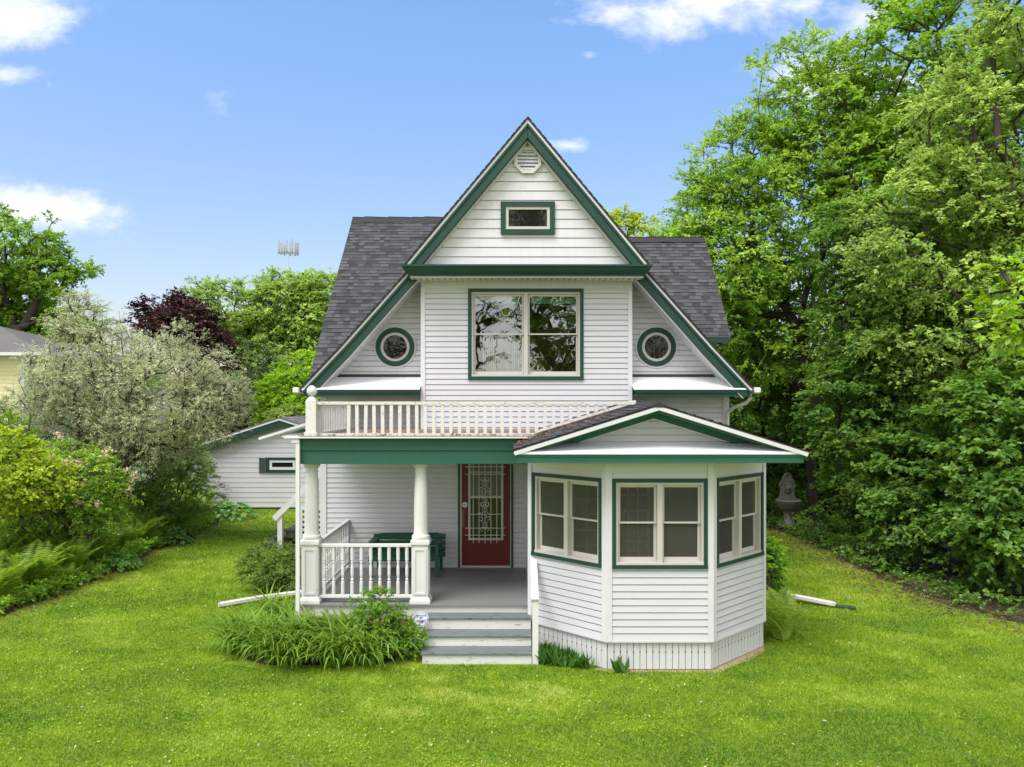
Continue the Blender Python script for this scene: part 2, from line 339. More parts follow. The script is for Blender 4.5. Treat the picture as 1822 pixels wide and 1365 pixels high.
def glass(name, tint, fac, rough=.0, mesh=0):
    m = bpy.data.materials.new(name); m.use_nodes = True; t = m.node_tree; t.nodes.clear()
    out = nd(t, 'ShaderNodeOutputMaterial'); tr = nd(t, 'ShaderNodeBsdfTransparent'); tr.inputs[0].default_value = tint + (1,)
    g = nd(t, 'ShaderNodeBsdfGlossy'); g.inputs['Roughness'].default_value = rough; g.inputs['Color'].default_value = (.95, .97, 1, 1)
    co = nd(t, 'ShaderNodeTexCoord'); nb = nd(t, 'ShaderNodeTexNoise'); nb.inputs['Scale'].default_value = 2.2; t.links.new(co.outputs['Object'], nb.inputs['Vector'])
    bp = nd(t, 'ShaderNodeBump'); bp.inputs['Strength'].default_value = .10; bp.inputs['Distance'].default_value = .02
    t.links.new(nb.outputs[0], bp.inputs['Height']); t.links.new(bp.outputs[0], g.inputs['Normal'])
    ms = nd(t, 'ShaderNodeMixShader'); ms.inputs[0].default_value = fac; t.links.new(tr.outputs[0], ms.inputs[1]); t.links.new(g.outputs[0], ms.inputs[2]); t.links.new(ms.outputs[0], out.inputs[0])
    if mesh:
        d = nd(t, 'ShaderNodeBsdfDiffuse'); d.inputs[0].default_value = (.11, .106, .10, 1); m3 = nd(t, 'ShaderNodeMixShader'); m3.inputs[0].default_value = mesh
        t.links.new(ms.outputs[0], m3.inputs[1]); t.links.new(d.outputs[0], m3.inputs[2]); t.links.new(m3.outputs[0], out.inputs[0])
    return m
M['glass'] = glass('window glass', (.66, .66, .60), .20)
M['screen'] = glass('screened glass', (.62, .62, .62), .05, .03, .42)
M['doorglass'] = glass('door glass', (.5, .5, .48), .10)

# ------------------------------------------------------------------ vegetation helpers
def mesh_np(name, V, Fq, m, parent=None, tone=None, k=4, smooth=False):
    me = bpy.data.meshes.new(name); n = len(V); f = len(Fq)
    me.vertices.add(n); me.vertices.foreach_set('co', np.asarray(V, dtype=np.float32).ravel())
    me.loops.add(f * k); me.loops.foreach_set('vertex_index', np.asarray(Fq, dtype=np.int32).ravel())
    me.polygons.add(f); me.polygons.foreach_set('loop_start', np.arange(0, f * k, k, dtype=np.int32))
    me.update(calc_edges=True)
    if tone is not None:
        a = me.attributes.new('tone', 'FLOAT', 'FACE'); a.data.foreach_set('value', np.asarray(tone, dtype=np.float32))
    if smooth: me.polygons.foreach_set('use_smooth', np.ones(f, dtype=bool))
    me.materials.append(m)
    o = bpy.data.objects.new(name, me); COL.objects.link(o)
    if parent: put(o, parent)
    return o
def unit(a): return a / (np.linalg.norm(a, axis=-1, keepdims=True) + 1e-9)
def leaf_arrays(P, D, Nn, L, W, fold=.12):
    """kite-shaped leaves: P base points, D directions, Nn normals"""
    n = len(P); D = unit(D); S = unit(np.cross(D, Nn)); Nn = np.cross(S, D)
    L = np.broadcast_to(L, n)[:, None]; W = np.broadcast_to(W, n)[:, None]
    V = np.empty((n, 4, 3)); V[:, 0] = P; V[:, 1] = P + D * L * .42 + S * W * .5 + Nn * W * fold
    V[:, 2] = P + D * L - Nn * L * .10; V[:, 3] = P + D * L * .42 - S * W * .5 + Nn * W * fold
    return V.reshape(-1, 3), np.arange(n * 4).reshape(n, 4)
def edges_mesh(P0, P1, R0, R1, seg=5):
    D = unit(P1 - P0); ref = np.where(np.abs(D[:, 2:3]) > .9, np.array([[1., 0, 0]]), np.array([[0, 0, 1.]]))
    A = unit(np.cross(D, ref)); B = np.cross(D, A); n = len(P0); V = np.empty((n, 2 * seg, 3))
    for k in range(seg):
        t = 2 * math.pi * k / seg; o = A * math.cos(t) + B * math.sin(t)
        V[:, k] = P0 + o * R0[:, None]; V[:, seg + k] = P1 + o * R1[:, None]
    Fq = np.array([[k, (k + 1) % seg, seg + (k + 1) % seg, seg + k] for k in range(seg)])
    Fall = (Fq[None] + (np.arange(n) * 2 * seg)[:, None, None]).reshape(-1, 4)
    return V.reshape(-1, 3), Fall
def sprays(C, ntw, tl, nl, rng, droop=.25, flat=.35, spread=None, outc=None):
    """twigs radiating from each clump centre with leaves along them; returns twig edges and leaf seats"""
    n = len(C); az = rng.uniform(0, 2 * math.pi, (n, ntw)); el = rng.normal(.12, flat, (n, ntw))
    D = np.stack([np.cos(az) * np.cos(el), np.sin(az) * np.cos(el), np.sin(el)], -1)
    if outc is not None:
        D = D + outc[:, None, :] * .75
    D = unit(D); T = tl * rng.uniform(.55, 1.25, (n, ntw))
    t = rng.uniform(.12, 1.0, (n, ntw, nl)) ** .8
    P = C[:, None, None, :] + D[:, :, None, :] * (t * T[:, :, None])[..., None]
    P[..., 2] -= droop * (t ** 2) * T[:, :, None]
    P += rng.normal(0, .035 * tl, P.shape)
    side = rng.normal(0, .8, P.shape); side[..., 2] *= .5
    DL = unit(D[:, :, None, :] * .8 + side - np.array([0, 0, .35]) * rng.uniform(0, 1.3, P.shape[:-1] + (1,)))
    NN = rng.normal(0, .45, P.shape) + np.array([0, 0, .75])
    if outc is not None: NN = NN + outc[:, None, None, :] * .65
    NN = unit(NN)
    E = C[:, None, :] + D * T[..., None] * .85; E[..., 2] -= droop * T * .6
    return P.reshape(-1, 3), DL.reshape(-1, 3), NN.reshape(-1, 3), np.repeat(C[:, None], ntw, 1).reshape(-1, 3), E.reshape(-1, 3)
def tree(name, label, cat, base, crowns, nclump, ntw, nl, tl, leaf, m, bark='bark', r0=.16, seed=1, fork=None, group=None, droop=.25,
         shell=.55, path=None, thin=.010, flower=None, flat=.35, tonevar=.30, parts=True, spray_out=True, wiggle=.10):
    rg = np.random.default_rng(seed); base = np.array(base, float)
    w = np.array([c[2] if len(c) > 2 else 1.0 for c in crowns], float); w /= w.sum(); C = []; O = []
    ks = rg.choice(len(crowns), nclump, p=w)
    for k in ks:
        c, r = np.array(crowns[k][0], float), np.array(crowns[k][1], float)
        d = unit(rg.normal(0, 1, 3)); q = rg.uniform(0, 1) ** .33; q = shell + (1 - shell) * q if rg.random() < .78 else q
        C.append(c + d * r * q * rg.uniform(.88, 1.08)); O.append(d)
    C = np.array(C); O = np.array(O); C[:, 2] = np.maximum(C[:, 2], .12)
    nodes = [base]; par = [-1]
    pts = [base] + [np.array(p, float) for p in (path or [np.array([0, 0, .45]) * (np.mean([c[0][2] for c in crowns]) - base[2]) + base])]
    for a, b in zip(pts, pts[1:]):
        for j in range(1, 5):
            nodes.append(a + (b - a) * j / 4 + rg.normal(0, .03, 3)); par.append(len(nodes) - 2)
    order = np.argsort(np.linalg.norm(C - nodes[-1], axis=1)); arr = np.array(nodes); cd = np.zeros(len(nodes)); ends = []
    for i in range(1, len(nodes)): cd[i] = cd[par[i]] + np.linalg.norm(arr[i] - arr[par[i]])
    L_nodes = list(arr); cd = list(cd)
    lo = 2 if len(L_nodes) > 4 else 1
    for i in order:
        A = np.array(L_nodes); dd = np.linalg.norm(A - C[i], axis=1); cost = dd + .35 * np.array(cd); cost[:lo] += 5
        # prefer to climb outwards and upwards
        cost += .6 * np.maximum(0, A[:, 2] - C[i][2])
        j = int(np.argmin(cost)); p = A[j]; L = dd[j]; ns = max(1, int(L / .55)); prev = j
        for q in range(1, ns + 1):
            t = q / ns; x = p + (C[i] - p) * t; x = x + (rg.normal(0, wiggle * L * .35, 3) if q < ns else 0); x[2] -= 0 if q == ns else .10 * L * math.sin(math.pi * t) * -.6
            L_nodes.append(x); par.append(prev); cd.append(cd[prev] + L / ns); prev = len(L_nodes) - 1
        ends.append(prev)
    A = np.array(L_nodes); par = np.array(par); n = len(A); cnt = np.zeros(n)
    for e in ends: cnt[e] += 1
    for i in range(n - 1, 0, -1): cnt[par[i]] += cnt[i]
    R = r0 * (np.maximum(cnt, .6) / max(1, cnt[0])) ** .5; R = np.maximum(R, thin)
    idx = np.arange(1, n); V1, F1 = edges_mesh(A[par[idx]], A[idx], R[par[idx]] * (np.where(cnt[par[idx]] > 2 * cnt[idx], .7, 1)), R[idx], 6)
    P, D, NN, t0, t1 = sprays(C, ntw, tl, nl, rg, droop, flat, outc=O if spray_out else None)
    V2, F2 = edges_mesh(t0, t1, np.full(len(t0), thin * .55), np.full(len(t0), .003), 3)
    V = np.concatenate([V1, V2]); Fq = np.concatenate([F1, F2 + len(V1)])
    root = empty(name, tuple(base), label, cat, group)
    mesh_np('trunk' if r0 > .06 else 'stems', V, Fq, M[bark], root, smooth=True)
    nlv = len(P); sz = rg.uniform(.7, 1.25, nlv); LV, LF = leaf_arrays(P, D, NN, leaf[0] * sz, leaf[1] * sz)
    ct = rg.uniform(0, 1, nclump); tone = np.clip(np.repeat(ct, ntw * nl) * .72 + rg.uniform(0, 1, nlv) * .40 - .04, 0, 1)
    mesh_np('crown' if r0 > .06 else 'foliage', LV, LF, LM[m], root, tone)
    if flower:
        fm, nf, fs, fname = flower; sel = rg.choice(nclump, min(nf, nclump), replace=False)
        q = np.repeat(C[sel] + O[sel] * tl * .95, 14, 0) + rg.normal(0, fs * .42, (len(sel) * 14, 3))
        fv, ff = leaf_arrays(q, rg.normal(0, 1, q.shape), rg.normal(0, 1, q.shape), fs * .7, fs * .5)
        mesh_np(fname, fv, ff, LM[fm], root, rg.uniform(0, 1, len(q)))
    return root

# ------------------------------------------------------------------ the ground
g = MB(); g.add([(-700, -200, 0), (700, -200, 0), (700, 1500, 0), (-700, 1500, 0)], [(0, 1, 2, 3)])
def ground_mat():
    m = bpy.data.materials.new('lawn earth and thatch'); m.use_nodes = True; t = m.node_tree; b = t.nodes['Principled BSDF']
    b.inputs['Roughness'].default_value = .95; b.inputs['Specular IOR Level'].default_value = .1
    co = nd(t, 'ShaderNodeTexCoord'); n1 = nd(t, 'ShaderNodeTexNoise'); n1.inputs['Scale'].default_value = .8; n1.inputs['Detail'].default_value = 9; n1.inputs['Roughness'].default_value = .7
    t.links.new(co.outputs['Object'], n1.inputs['Vector']); cr = nd(t, 'ShaderNodeValToRGB'); e = cr.color_ramp.elements
    e[0].position = .3; e[0].color = (.12, .19, .012, 1); e[1].position = .72; e[1].color = (.22, .31, .022, 1)
    t.links.new(n1.outputs[0], cr.inputs[0]); n2_ = nd(t, 'ShaderNodeTexNoise'); n2_.inputs['Scale'].default_value = 45; n2_.inputs['Detail'].default_value = 6; t.links.new(co.outputs['Object'], n2_.inputs['Vector'])
    mx = nd(t, 'ShaderNodeMix', data_type='RGBA'); mr = nd(t, 'ShaderNodeMapRange'); mr.inputs[1].default_value = .45; mr.inputs[2].default_value = .75; t.links.new(n2_.outputs[0], mr.inputs[0])
    t.links.new(mr.outputs[0], mx.inputs[0]); t.links.new(cr.outputs[0], mx.inputs[6]); mx.inputs[7].default_value = (.16, .15, .04, 1); t.links.new(mx.outputs[2], b.inputs['Base Color'])
    return m
tag(g.build('lawn', ground_mat()), kind='structure')

# ------------------------------------------------------------------ the house
YW, YB, YU, YR = 14.9, 14.45, 13.9, 14.25       # main wall, upper box, upper gable rake, lower rakes
house = empty('white_house', (0.27, 14.9, 0), 'white gabled wooden house with dark green trim, front porch and windowed bay', 'house')
H = house
XL, XR = -3.57, 4.05
FW = frame(0, YW, 1, 0)
# main wall: pieces round the door; lower storey and recess beside the upper box
DX0, DX1 = X_(816, YW), X_(912, YW); DZ1 = 2.74
w = MB(FW)
siding(w, [(XL + .1, .62), (DX0, .62), (DX0, 3.2), (XL + .1, 3.2)], .0935, 0, .62)
siding(w, [(DX1, .62), (XR - .1, .62), (XR - .1, 3.2), (DX1, 3.2)], .0935, 0, .62)
siding(w, [(DX0, DZ1), (DX1, DZ1), (DX1, 3.2), (DX0, 3.2)], .0935, 0, .62)
siding(w, [(XL + .1, 3.2), (-1.66, 3.2), (-1.66, 3.83), (XL + .1, 3.83)], .0935, 0, .62)
siding(w, [(2.18, 3.2), (XR - .1, 3.2), (XR - .1, 3.83), (2.18, 3.83)], .0935, 0, .62)
siding(w, [(-3.5, 4.19), (-1.66, 4.19), (-1.66, 6.2), (-1.78, 6.1), (-3.06, 4.62)], .10, 0, 4.19, .026)
siding(w, [(2.18, 4.19), (4.04, 4.19), (3.60, 4.62), (2.32, 6.1), (2.18, 6.2)], .10, 0, 4.19, .026)
w.box(XL, -1.5, -.1, -.01, 3.83, 4.19); w.box(2.1, XR, -.1, -.01, 3.83, 4.19)
w.build('front_wall', M['siding'], H)
w = MB()
w.box(XL, XL + .02, YW + .02, 22, 0.02, 4.0); w.box(XR - .02, XR, YW + .02, 22, 0.02, 4.0); w.box(XL, XR, 21.98, 22, 0.02, 4.0)
w.box(XL + .03, XL + 2.0, YW + .03, YW + .05, 0.02, 4.1); w.box(2.2, XR - .03, YW + .03, YW + .05, 0.02, 4.1); w.box(XL + .03, DX0 - .02, YW + .051, YW + .07, 0.02, 3.2); w.box(DX1 + .02, 2.1, YW + .051, YW + .07, 0.02, 3.2)
w.build('side_wall', M['siding'], H)
w = MB(FW)
for a, b in ((XL - .012, XL + .1), (XR - .1, XR + .012)):
    w = MB(FW); w.box(a, b, .0, .038, .05, 3.83); w.build('corner_board', M['trim'], H)

# upper box
BX0, BX1 = X_(749, YB), X_(1124.5, YB); BZ0, BZ1 = 3.16, 5.93
WX0, WX1, WZ0, WZ1 = X_(833, YB), X_(1038, YB), Z_(676, YB), Z_(514, YB)
w = MB(frame(0, YB, 1, 0)); e = .0975
siding(w, [(BX0 + .08, BZ0), (BX1 - .08, BZ0), (BX1 - .08, WZ0 + .02), (BX0 + .08, WZ0 + .02)], e, 0, BZ0)
siding(w, [(BX0 + .08, WZ0 + .02), (WX0 + .02, WZ0 + .02), (WX0 + .02, WZ1), (BX0 + .08, WZ1)], e, 0, BZ0)
siding(w, [(WX1 - .02, WZ0 + .02), (BX1 - .08, WZ0 + .02), (BX1 - .08, WZ1), (WX1 - .02, WZ1)], e, 0, BZ0)
w.box(BX0 + .02, BX0 + .04, -.42, -.01, BZ0, BZ1 + .1); w.box(BX1 - .04, BX1 - .02, -.42, -.01, BZ0, BZ1 + .1)
w.build('upper_wall', M['siding'], H)
w = MB(frame(0, YB, 1, 0))
w.box(BX0 + .08, BX1 - .08, .0, .030, WZ1, BZ1 + .02)
for a, b in ((BX0, BX0 + .08), (BX1 - .08, BX1)): w.box(a, b, -.2, .036, BZ0, BZ1 + .02)
w.build('frieze_and_corner_trim', M['trim'], H)

def window(T, s0, s1, z0, z1, tw, parent, gm, d=.0, green='green', units=2, trimd=.045):
    """double-hung pair in a green surround: window > frame, sash, pane"""
    t = MB(T)
    t.box(s0, s1, d - .02, d + trimd, z1 - tw, z1); t.box(s0, s1, d - .02, d + trimd + .008, z0, z0 + tw)
    t.box(s0, s0 + tw, d - .02, d + trimd - .003, z0 + tw, z1 - tw); t.box(s1 - tw, s1, d - .02, d + trimd - .003, z0 + tw, z1 - tw)
    win = t.build('window', M[green], parent)
    a0, a1, b0, b1 = s0 + tw, s1 - tw, z0 + tw, z1 - tw; f = MB(T); q = .032
    f.box(a0, a1, d - .10, d + .022, b1 - q, b1); f.box(a0, a1, d - .10, d + .034, b0, b0 + q)
    f.box(a0, a0 + q, d - .10, d + .019, b0 + q, b1 - q); f.box(a1 - q, a1, d - .10, d + .019, b0 + q, b1 - q)
    mid = (a0 + a1) / 2
    if units == 2: f.box(mid - .036, mid + .036, d - .10, d + .026, b0 + q, b1 - q); rs = [(a0 + q, mid - .036), (mid + .036, a1 - q)]
    else: rs = [(a0 + q, a1 - q)]
    f.build('frame', M['cream'], win)
    zm = (b0 + b1) / 2 + .005
    for (c0, c1) in rs:
        for (e0, e1, dd, bt, tp) in ((zm - .012, b1 - q, d - .028, .026, .040), (b0 + q, zm + .018, d - .058, .060, .030)):
            s_ = MB(T); st = .036
            s_.box(c0 + .002, c1 - .002, dd - .024, dd, e1 - tp, e1 - .001); s_.box(c0 + .002, c1 - .002, dd - .024, dd, e0 + .001, e0 + bt)
            s_.box(c0 + .002, c0 + st, dd - .022, dd - .002, e0 + bt, e1 - tp); s_.box(c1 - st, c1 - .002, dd - .022, dd - .002, e0 + bt, e1 - tp)
            s_.build('sash', M['cream'], win)
            p = MB(T); p.add([(c0 + st, dd - .012, e0 + bt), (c1 - st, dd - .012, e0 + bt), (c1 - st, dd - .012, e1 - tp), (c0 + st, dd - .012, e1 - tp)], [(0, 1, 2, 3)])
            p.build('pane', M[gm], win)
    return win
uw = window(frame(0, YB, 1, 0), WX0, WX1, WZ0, WZ1, .062, H, 'glass'); uw['label'] = 'large double window in the upper storey with green surround'
# room behind the large window
r = MB(); r.box(WX0, WX1, YB + 1.9, YB + 1.92, WZ0 - .3, WZ1 + .2); r.box(WX0 - .02, WX0, YB + .12, YB + 1.9, WZ0 - .3, WZ1 + .2); r.box(WX1, WX1 + .02, YB + .12, YB + 1.9, WZ0 - .3, WZ1 + .2)
r.box(WX0, WX1, YB + .12, YB + 1.9, WZ0 - .32, WZ0 - .3); r.box(WX0, WX1, YB + .12, YB + 1.9, WZ1 + .2, WZ1 + .22); r.build('upper_room', M['brown'], H)
r = MB()
for (px0, px1) in ((846, 930), (943, 1024)): r.box(X_(px0, YB), X_(px1, YB), YB + .115, YB + .125, Z_(539, YB), Z_(522, YB))
r.build('roller_shade', M['shade'], H)
r = MB()
for i in range(22):
    x = X_(858, YB) + i * .036; r.box(x, x + .03, YB + .25 + .025 * math.sin(i * 1.9), YB + .27 + .025 * math.sin(i * 1.9), Z_(664, YB), Z_(600, YB))
r.build('curtain', M['curtain'], H)

# upper gable
YG = 14.12
UP = [(-1.905, 6.09), (0.275, 8.70), (2.43, 6.09)]; ZC = 6.10
rk = MB(); band(rk, UP, .03, .085, YU, YU + .03, ZC); band(rk, UP, .085, .26, YU + .03, YU + .25, ZC); 
rk2 = MB(); band(rk2, UP, .028, .066, YU - .012, YU + .028, ZC); rk2.build('bargeboard_edge', M['trim'], H)
rk = MB(); band(rk, UP, .067, .235, YU, YU + .25, ZC); band(rk, UP, .067, .11, YU - .02, YU, ZC); rk.build('bargeboard', M['green'], H, bevel=.006)
rk = MB(); band(rk, UP, .236, .262, YU + .10, YG + .0, ZC); rk.build('gable_edge_trim', M['trim'], H)
inner = offpoly(UP, .25); tri = clip([inner[0], inner[2], inner[1]], 0, -1, -ZC)
AW = (X_(891, YG), X_(987, YG), Z_(418, YG), Z_(360, YG))
w = MB(frame(0, YG, 1, 0)); siding(w, tri, .1668, 0, 6.13, .024); w.build('gable_wall', M['shake'], H)
# attic window
T = frame(0, YG - .02, 1, 0); a0, a1, b0, b1 = AW; tw = .088; t = MB(T)
t.box(a0, a1, 0, .045, b1 - tw, b1); t.box(a0, a1, 0, .05, b0, b0 + tw); t.box(a0, a0 + tw, 0, .042, b0 + tw, b1 - tw); t.box(a1 - tw, a1, 0, .042, b0 + tw, b1 - tw)
aw = t.build('attic_window', M['green'], H); a0 += tw; a1 -= tw; b0 += tw; b1 -= tw; t = MB(T); q = .05
t.box(a0, a1, 0, .026, b1 - q, b1); t.box(a0, a1, 0, .032, b0, b0 + q); t.box(a0, a0 + q, 0, .024, b0 + q, b1 - q); t.box(a1 - q, a1, 0, .024, b0 + q, b1 - q); t.build('frame', M['cream'], aw)
def darkglass():
    m = bpy.data.materials.new('dark reflecting glass'); m.use_nodes = True; b = m.node_tree.nodes['Principled BSDF']
    b.inputs['Base Color'].default_value = (.012, .012, .011, 1); b.inputs['Roughness'].default_value = .02; b.inputs['Specular IOR Level'].default_value = .5; b.inputs['IOR'].default_value = 1.5
    t = m.node_tree; co = nd(t, 'ShaderNodeTexCoord'); nb = nd(t, 'ShaderNodeTexNoise'); nb.inputs['Scale'].default_value = 4; t.links.new(co.outputs['Object'], nb.inputs['Vector'])
    bp = nd(t, 'ShaderNodeBump'); bp.inputs['Strength'].default_value = .1; bp.inputs['Distance'].default_value = .02; t.links.new(nb.outputs[0], bp.inputs['Height']); t.links.new(bp.outputs[0], b.inputs['Normal'])
    return m
M['dglass'] = darkglass()
t = MB(T); t.box(a0 + q, a1 - q, .0, .010, b0 + q, b1 - q); t.build('pane', M['dglass'], aw)
# octagonal vent
vx, vz = X_(939, YG), Z_(286.5, YG); R = .255; t = MB()
def ngon(cx, cz, r, n, ph=0): return [(cx + r * math.cos(2 * math.pi * k / n + ph), cz + r * math.sin(2 * math.pi * k / n + ph)) for k in range(n)]
def ring(mb, cx, cz, r0, r1, n, y0, y1, ph=0):
    A = ngon(cx, cz, r0, n, ph); B = ngon(cx, cz, r1, n, ph)
    vs = [(x, y0, z) for x, z in A] + [(x, y0, z) for x, z in B] + [(x, y1, z) for x, z in A] + [(x, y1, z) for x, z in B]; fs = []
    for k in range(n):
        j = (k + 1) % n; fs += [(k, j, n + j, n + k), (2 * n + k, 3 * n + k, 3 * n + j, 2 * n + j), (n + k, n + j, 3 * n + j, 3 * n + k), (k, 2 * n + k, 2 * n + j, j)]
    mb.add(vs, fs)
ring(t, vx, vz, R * .76, R, 8, YG - .07, YG - .02, math.pi / 8); vent = t.build('gable_vent', M['trim'], H)
t = MB(); t.prism(ngon(vx, vz, R * .80, 8, math.pi / 8), YG - .022, YG - .018); t.build('vent_back', M['darkgap'], vent)
t = MB()
for k in range(6):
    z = vz - .165 + k * .062; hw = min(R * .70, R * .76 * math.cos(math.pi / 8) if abs(z + .02 - vz) < R * .30 else R * .70 - (abs(z + .02 - vz) - R * .29))
    t.add([(vx - hw, YG - .055, z), (vx + hw, YG - .055, z), (vx + hw, YG - .028, z + .05), (vx - hw, YG - .028, z + .05), (vx - hw, YG - .05, z - .004), (vx + hw, YG - .05, z - .004), (vx + hw, YG - .024, z + .046), (vx - hw, YG - .024, z + .046)],
          [(0, 1, 2, 3), (4, 7, 6, 5), (0, 4, 5, 1), (2, 6, 7, 3), (0, 3, 7, 4), (1, 5, 6, 2)])
t.build('vent_louvre', M['trim'], vent)
# big cornice under the gable
c0, c1 = -1.935, 2.455
def cornice(mb, x0, x1, y, yb, prof):
    for (za, ya, ia), (zb, yb_, ib) in zip(prof, prof[1:]):
        mb.add([(x0 + ia, y + ya, za), (x1 - ia, y + ya, za), (x1 - ia, yb, za), (x0 + ia, yb, za), (x0 + ib, y + yb_, zb), (x1 - ib, y + yb_, zb), (x1 - ib, yb, zb), (x0 + ib, yb, zb)],
               [(0, 1, 5, 4), (1, 2, 6, 5), (3, 7, 6, 2), (0, 4, 7, 3)])
    za, ya, ia = prof[0]; mb.add([(x0 + ia, y + ya, za), (x1 - ia, y + ya, za), (x1 - ia, yb, za), (x0 + ia, yb, za)], [(0, 1, 2, 3)])
    za, ya, ia = prof[-1]; mb.add([(x0 + ia, y + ya, za), (x1 - ia, y + ya, za), (x1 - ia, yb, za), (x0 + ia, yb, za)], [(0, 1, 2, 3)])
t = MB(); cornice(t, c0, c1, YU - .04, YB - .02, [(6.118, 0, 0), (6.085, 0, 0), (6.08, .02, .02), (6.03, .035, .04), (5.985, .06, .08), (5.955, .10, .12), (5.93, .10, .12)]); t.build('cornice', M['green'], H)
t = MB(); t.box(c0 + .14, c1 - .14, YU + .09, YB + .05, 5.905, 5.929)
sof = t.build('soffit', M['trim'], H)
t = MB()
for k in range(40): t.box(c0 + .2 + k * .106, c0 + .21 + k * .106, YU + .12, YU + .42, 5.9015, 5.9045)
t.build('soffit_vent', M['darkgap'], sof)

# lower rakes, roof of the front gable
LL = [(-3.80, 3.955), (-3.077, 4.715), (-1.86, 6.085)]; LR = [(2.40, 6.085), (3.617, 4.715), (4.33, 3.955)]
for P in (LL, LR):
    t = MB(); band(t, P, .028, .066, YR - .012, YR + .02); t.build('bargeboard_edge', M['trim'], H)
    t = MB(); band(t, P, .067, .245, YR, YR + .03); band(t, P, .067, .105, YR - .025, YR); t.build('bargeboard', M['green'], H)
    t = MB(); band(t, P, .20, .225, YR + .03, YW + .02); band(t, P, .225, .262, YR + .01, YR + .029); t.build('soffit', M['trim'], H)
    t = MB()
    A = offpoly(P, .2265)
    for (p, q_) in zip(A, A[1:]):
        n_ = int(math.hypot(q_[0] - p[0], q_[1] - p[1]) / .105)
        for k in range(n_):
            f = (k + .5) / n_; t.bar((p[0] + (q_[0] - p[0]) * f, YR + .06, p[1] + (q_[1] - p[1]) * f), (p[0] + (q_[0] - p[0]) * f, YR + .09, p[1] + (q_[1] - p[1]) * f), .03, .006)
    t.build('soffit_vent', M['darkgap'], H)
def slab_poly(mb, pts, y0, y1, th): band(mb, pts, 0, th, y0, y1)
for P, y in ((UP, YU), (LL, YR), (LR, YR)):
    t = MB(); slab_poly(t, P, y - .03, 20.6, .026); t.build('gable_roof', M['shingle'], H)
# little ragged shingle tabs along the roof edge
t = MB(); rr = random.Random(4)
for P in ([UP[0], UP[1]], [UP[1], UP[2]], LL, LR):
    for p, q_ in zip(P, P[1:]):
        L = math.hypot(q_[0] - p[0], q_[1] - p[1]); k = 0
        nx, nz = (-(q_[1] - p[1]) / L, (q_[0] - p[0]) / L)
        while k * .14 < L - .1:
            f = k * .14 / L; x = p[0] + (q_[0] - p[0]) * f; z = p[1] + (q_[1] - p[1]) * f; y = YU if P[0] in UP or P[-1] in UP else YR
            f2 = f + .1 / L; x2 = p[0] + (q_[0] - p[0]) * f2; z2 = p[1] + (q_[1] - p[1]) * f2
            t.prism([(x, z), (x2, z2), (x2 + nx * .006, z2 + nz * .006), (x + nx * .004, z + nz * .004)], y - .034 - rr.random() * .006, y + .3); k += 1
t.build('roof_edge_shingles', M['shingle'], H)

def shingles(name, m, parent, o, u_, v_, wid, ln, exp=.122, seed=3, tab=(.07, .22)):
    """laminated shingles over a rectangle: o lower corner, u_ along the eave, v_ up the slope"""
    rg = random.Random(seed); o = Vector(o); u_ = Vector(u_).normalized(); v_ = Vector(v_).normalized(); n = u_.cross(v_).normalized()
    if n.z < 0: n = -n
    vs = []; fs = []; tone = []
    def quad(x0, x1, a, b, h0, h1, tn):
        k = len(vs)
        for x, q_, h in ((x0, a, h0), (x1, a, h0), (x1, b, h1), (x0, b, h1), (x0, a, 0), (x1, a, 0)): vs.append(tuple(o + u_ * x + v_ * q_ + n * h))
        fs.append((k, k + 1, k + 2, k + 3)); tone.append(tn); fs.append((k + 4, k + 5, k + 1, k)); tone.append(0.0)
    r = 0; a = 0
    while a < ln - .01:
        b = min(a + exp, ln); x = -rg.random() * .3; wv = 0.004 * math.sin(r)
        x = 0; 
        while x < wid - .01:
            w_ = rg.uniform(*tab); x1 = min(x + w_, wid); up = rg.random() < .42
            quad(x, x1, a + wv * 0, b + .01 if b < ln else b, .016 if up else .010, .004 if up else .002, min(1, max(0, rg.gauss(.70 if up else .25, .20)))); x = x1
        a += exp; r += 1
    me = bpy.data.meshes.new(name); me.from_pydata(vs, [], fs); me.update(); at_ = me.attributes.new('tone', 'FLOAT', 'FACE'); at_.data.foreach_set('value', tone)
    me.materials.append(m); ob = bpy.data.objects.new(name, me); COL.objects.link(ob); put(ob, parent); return ob
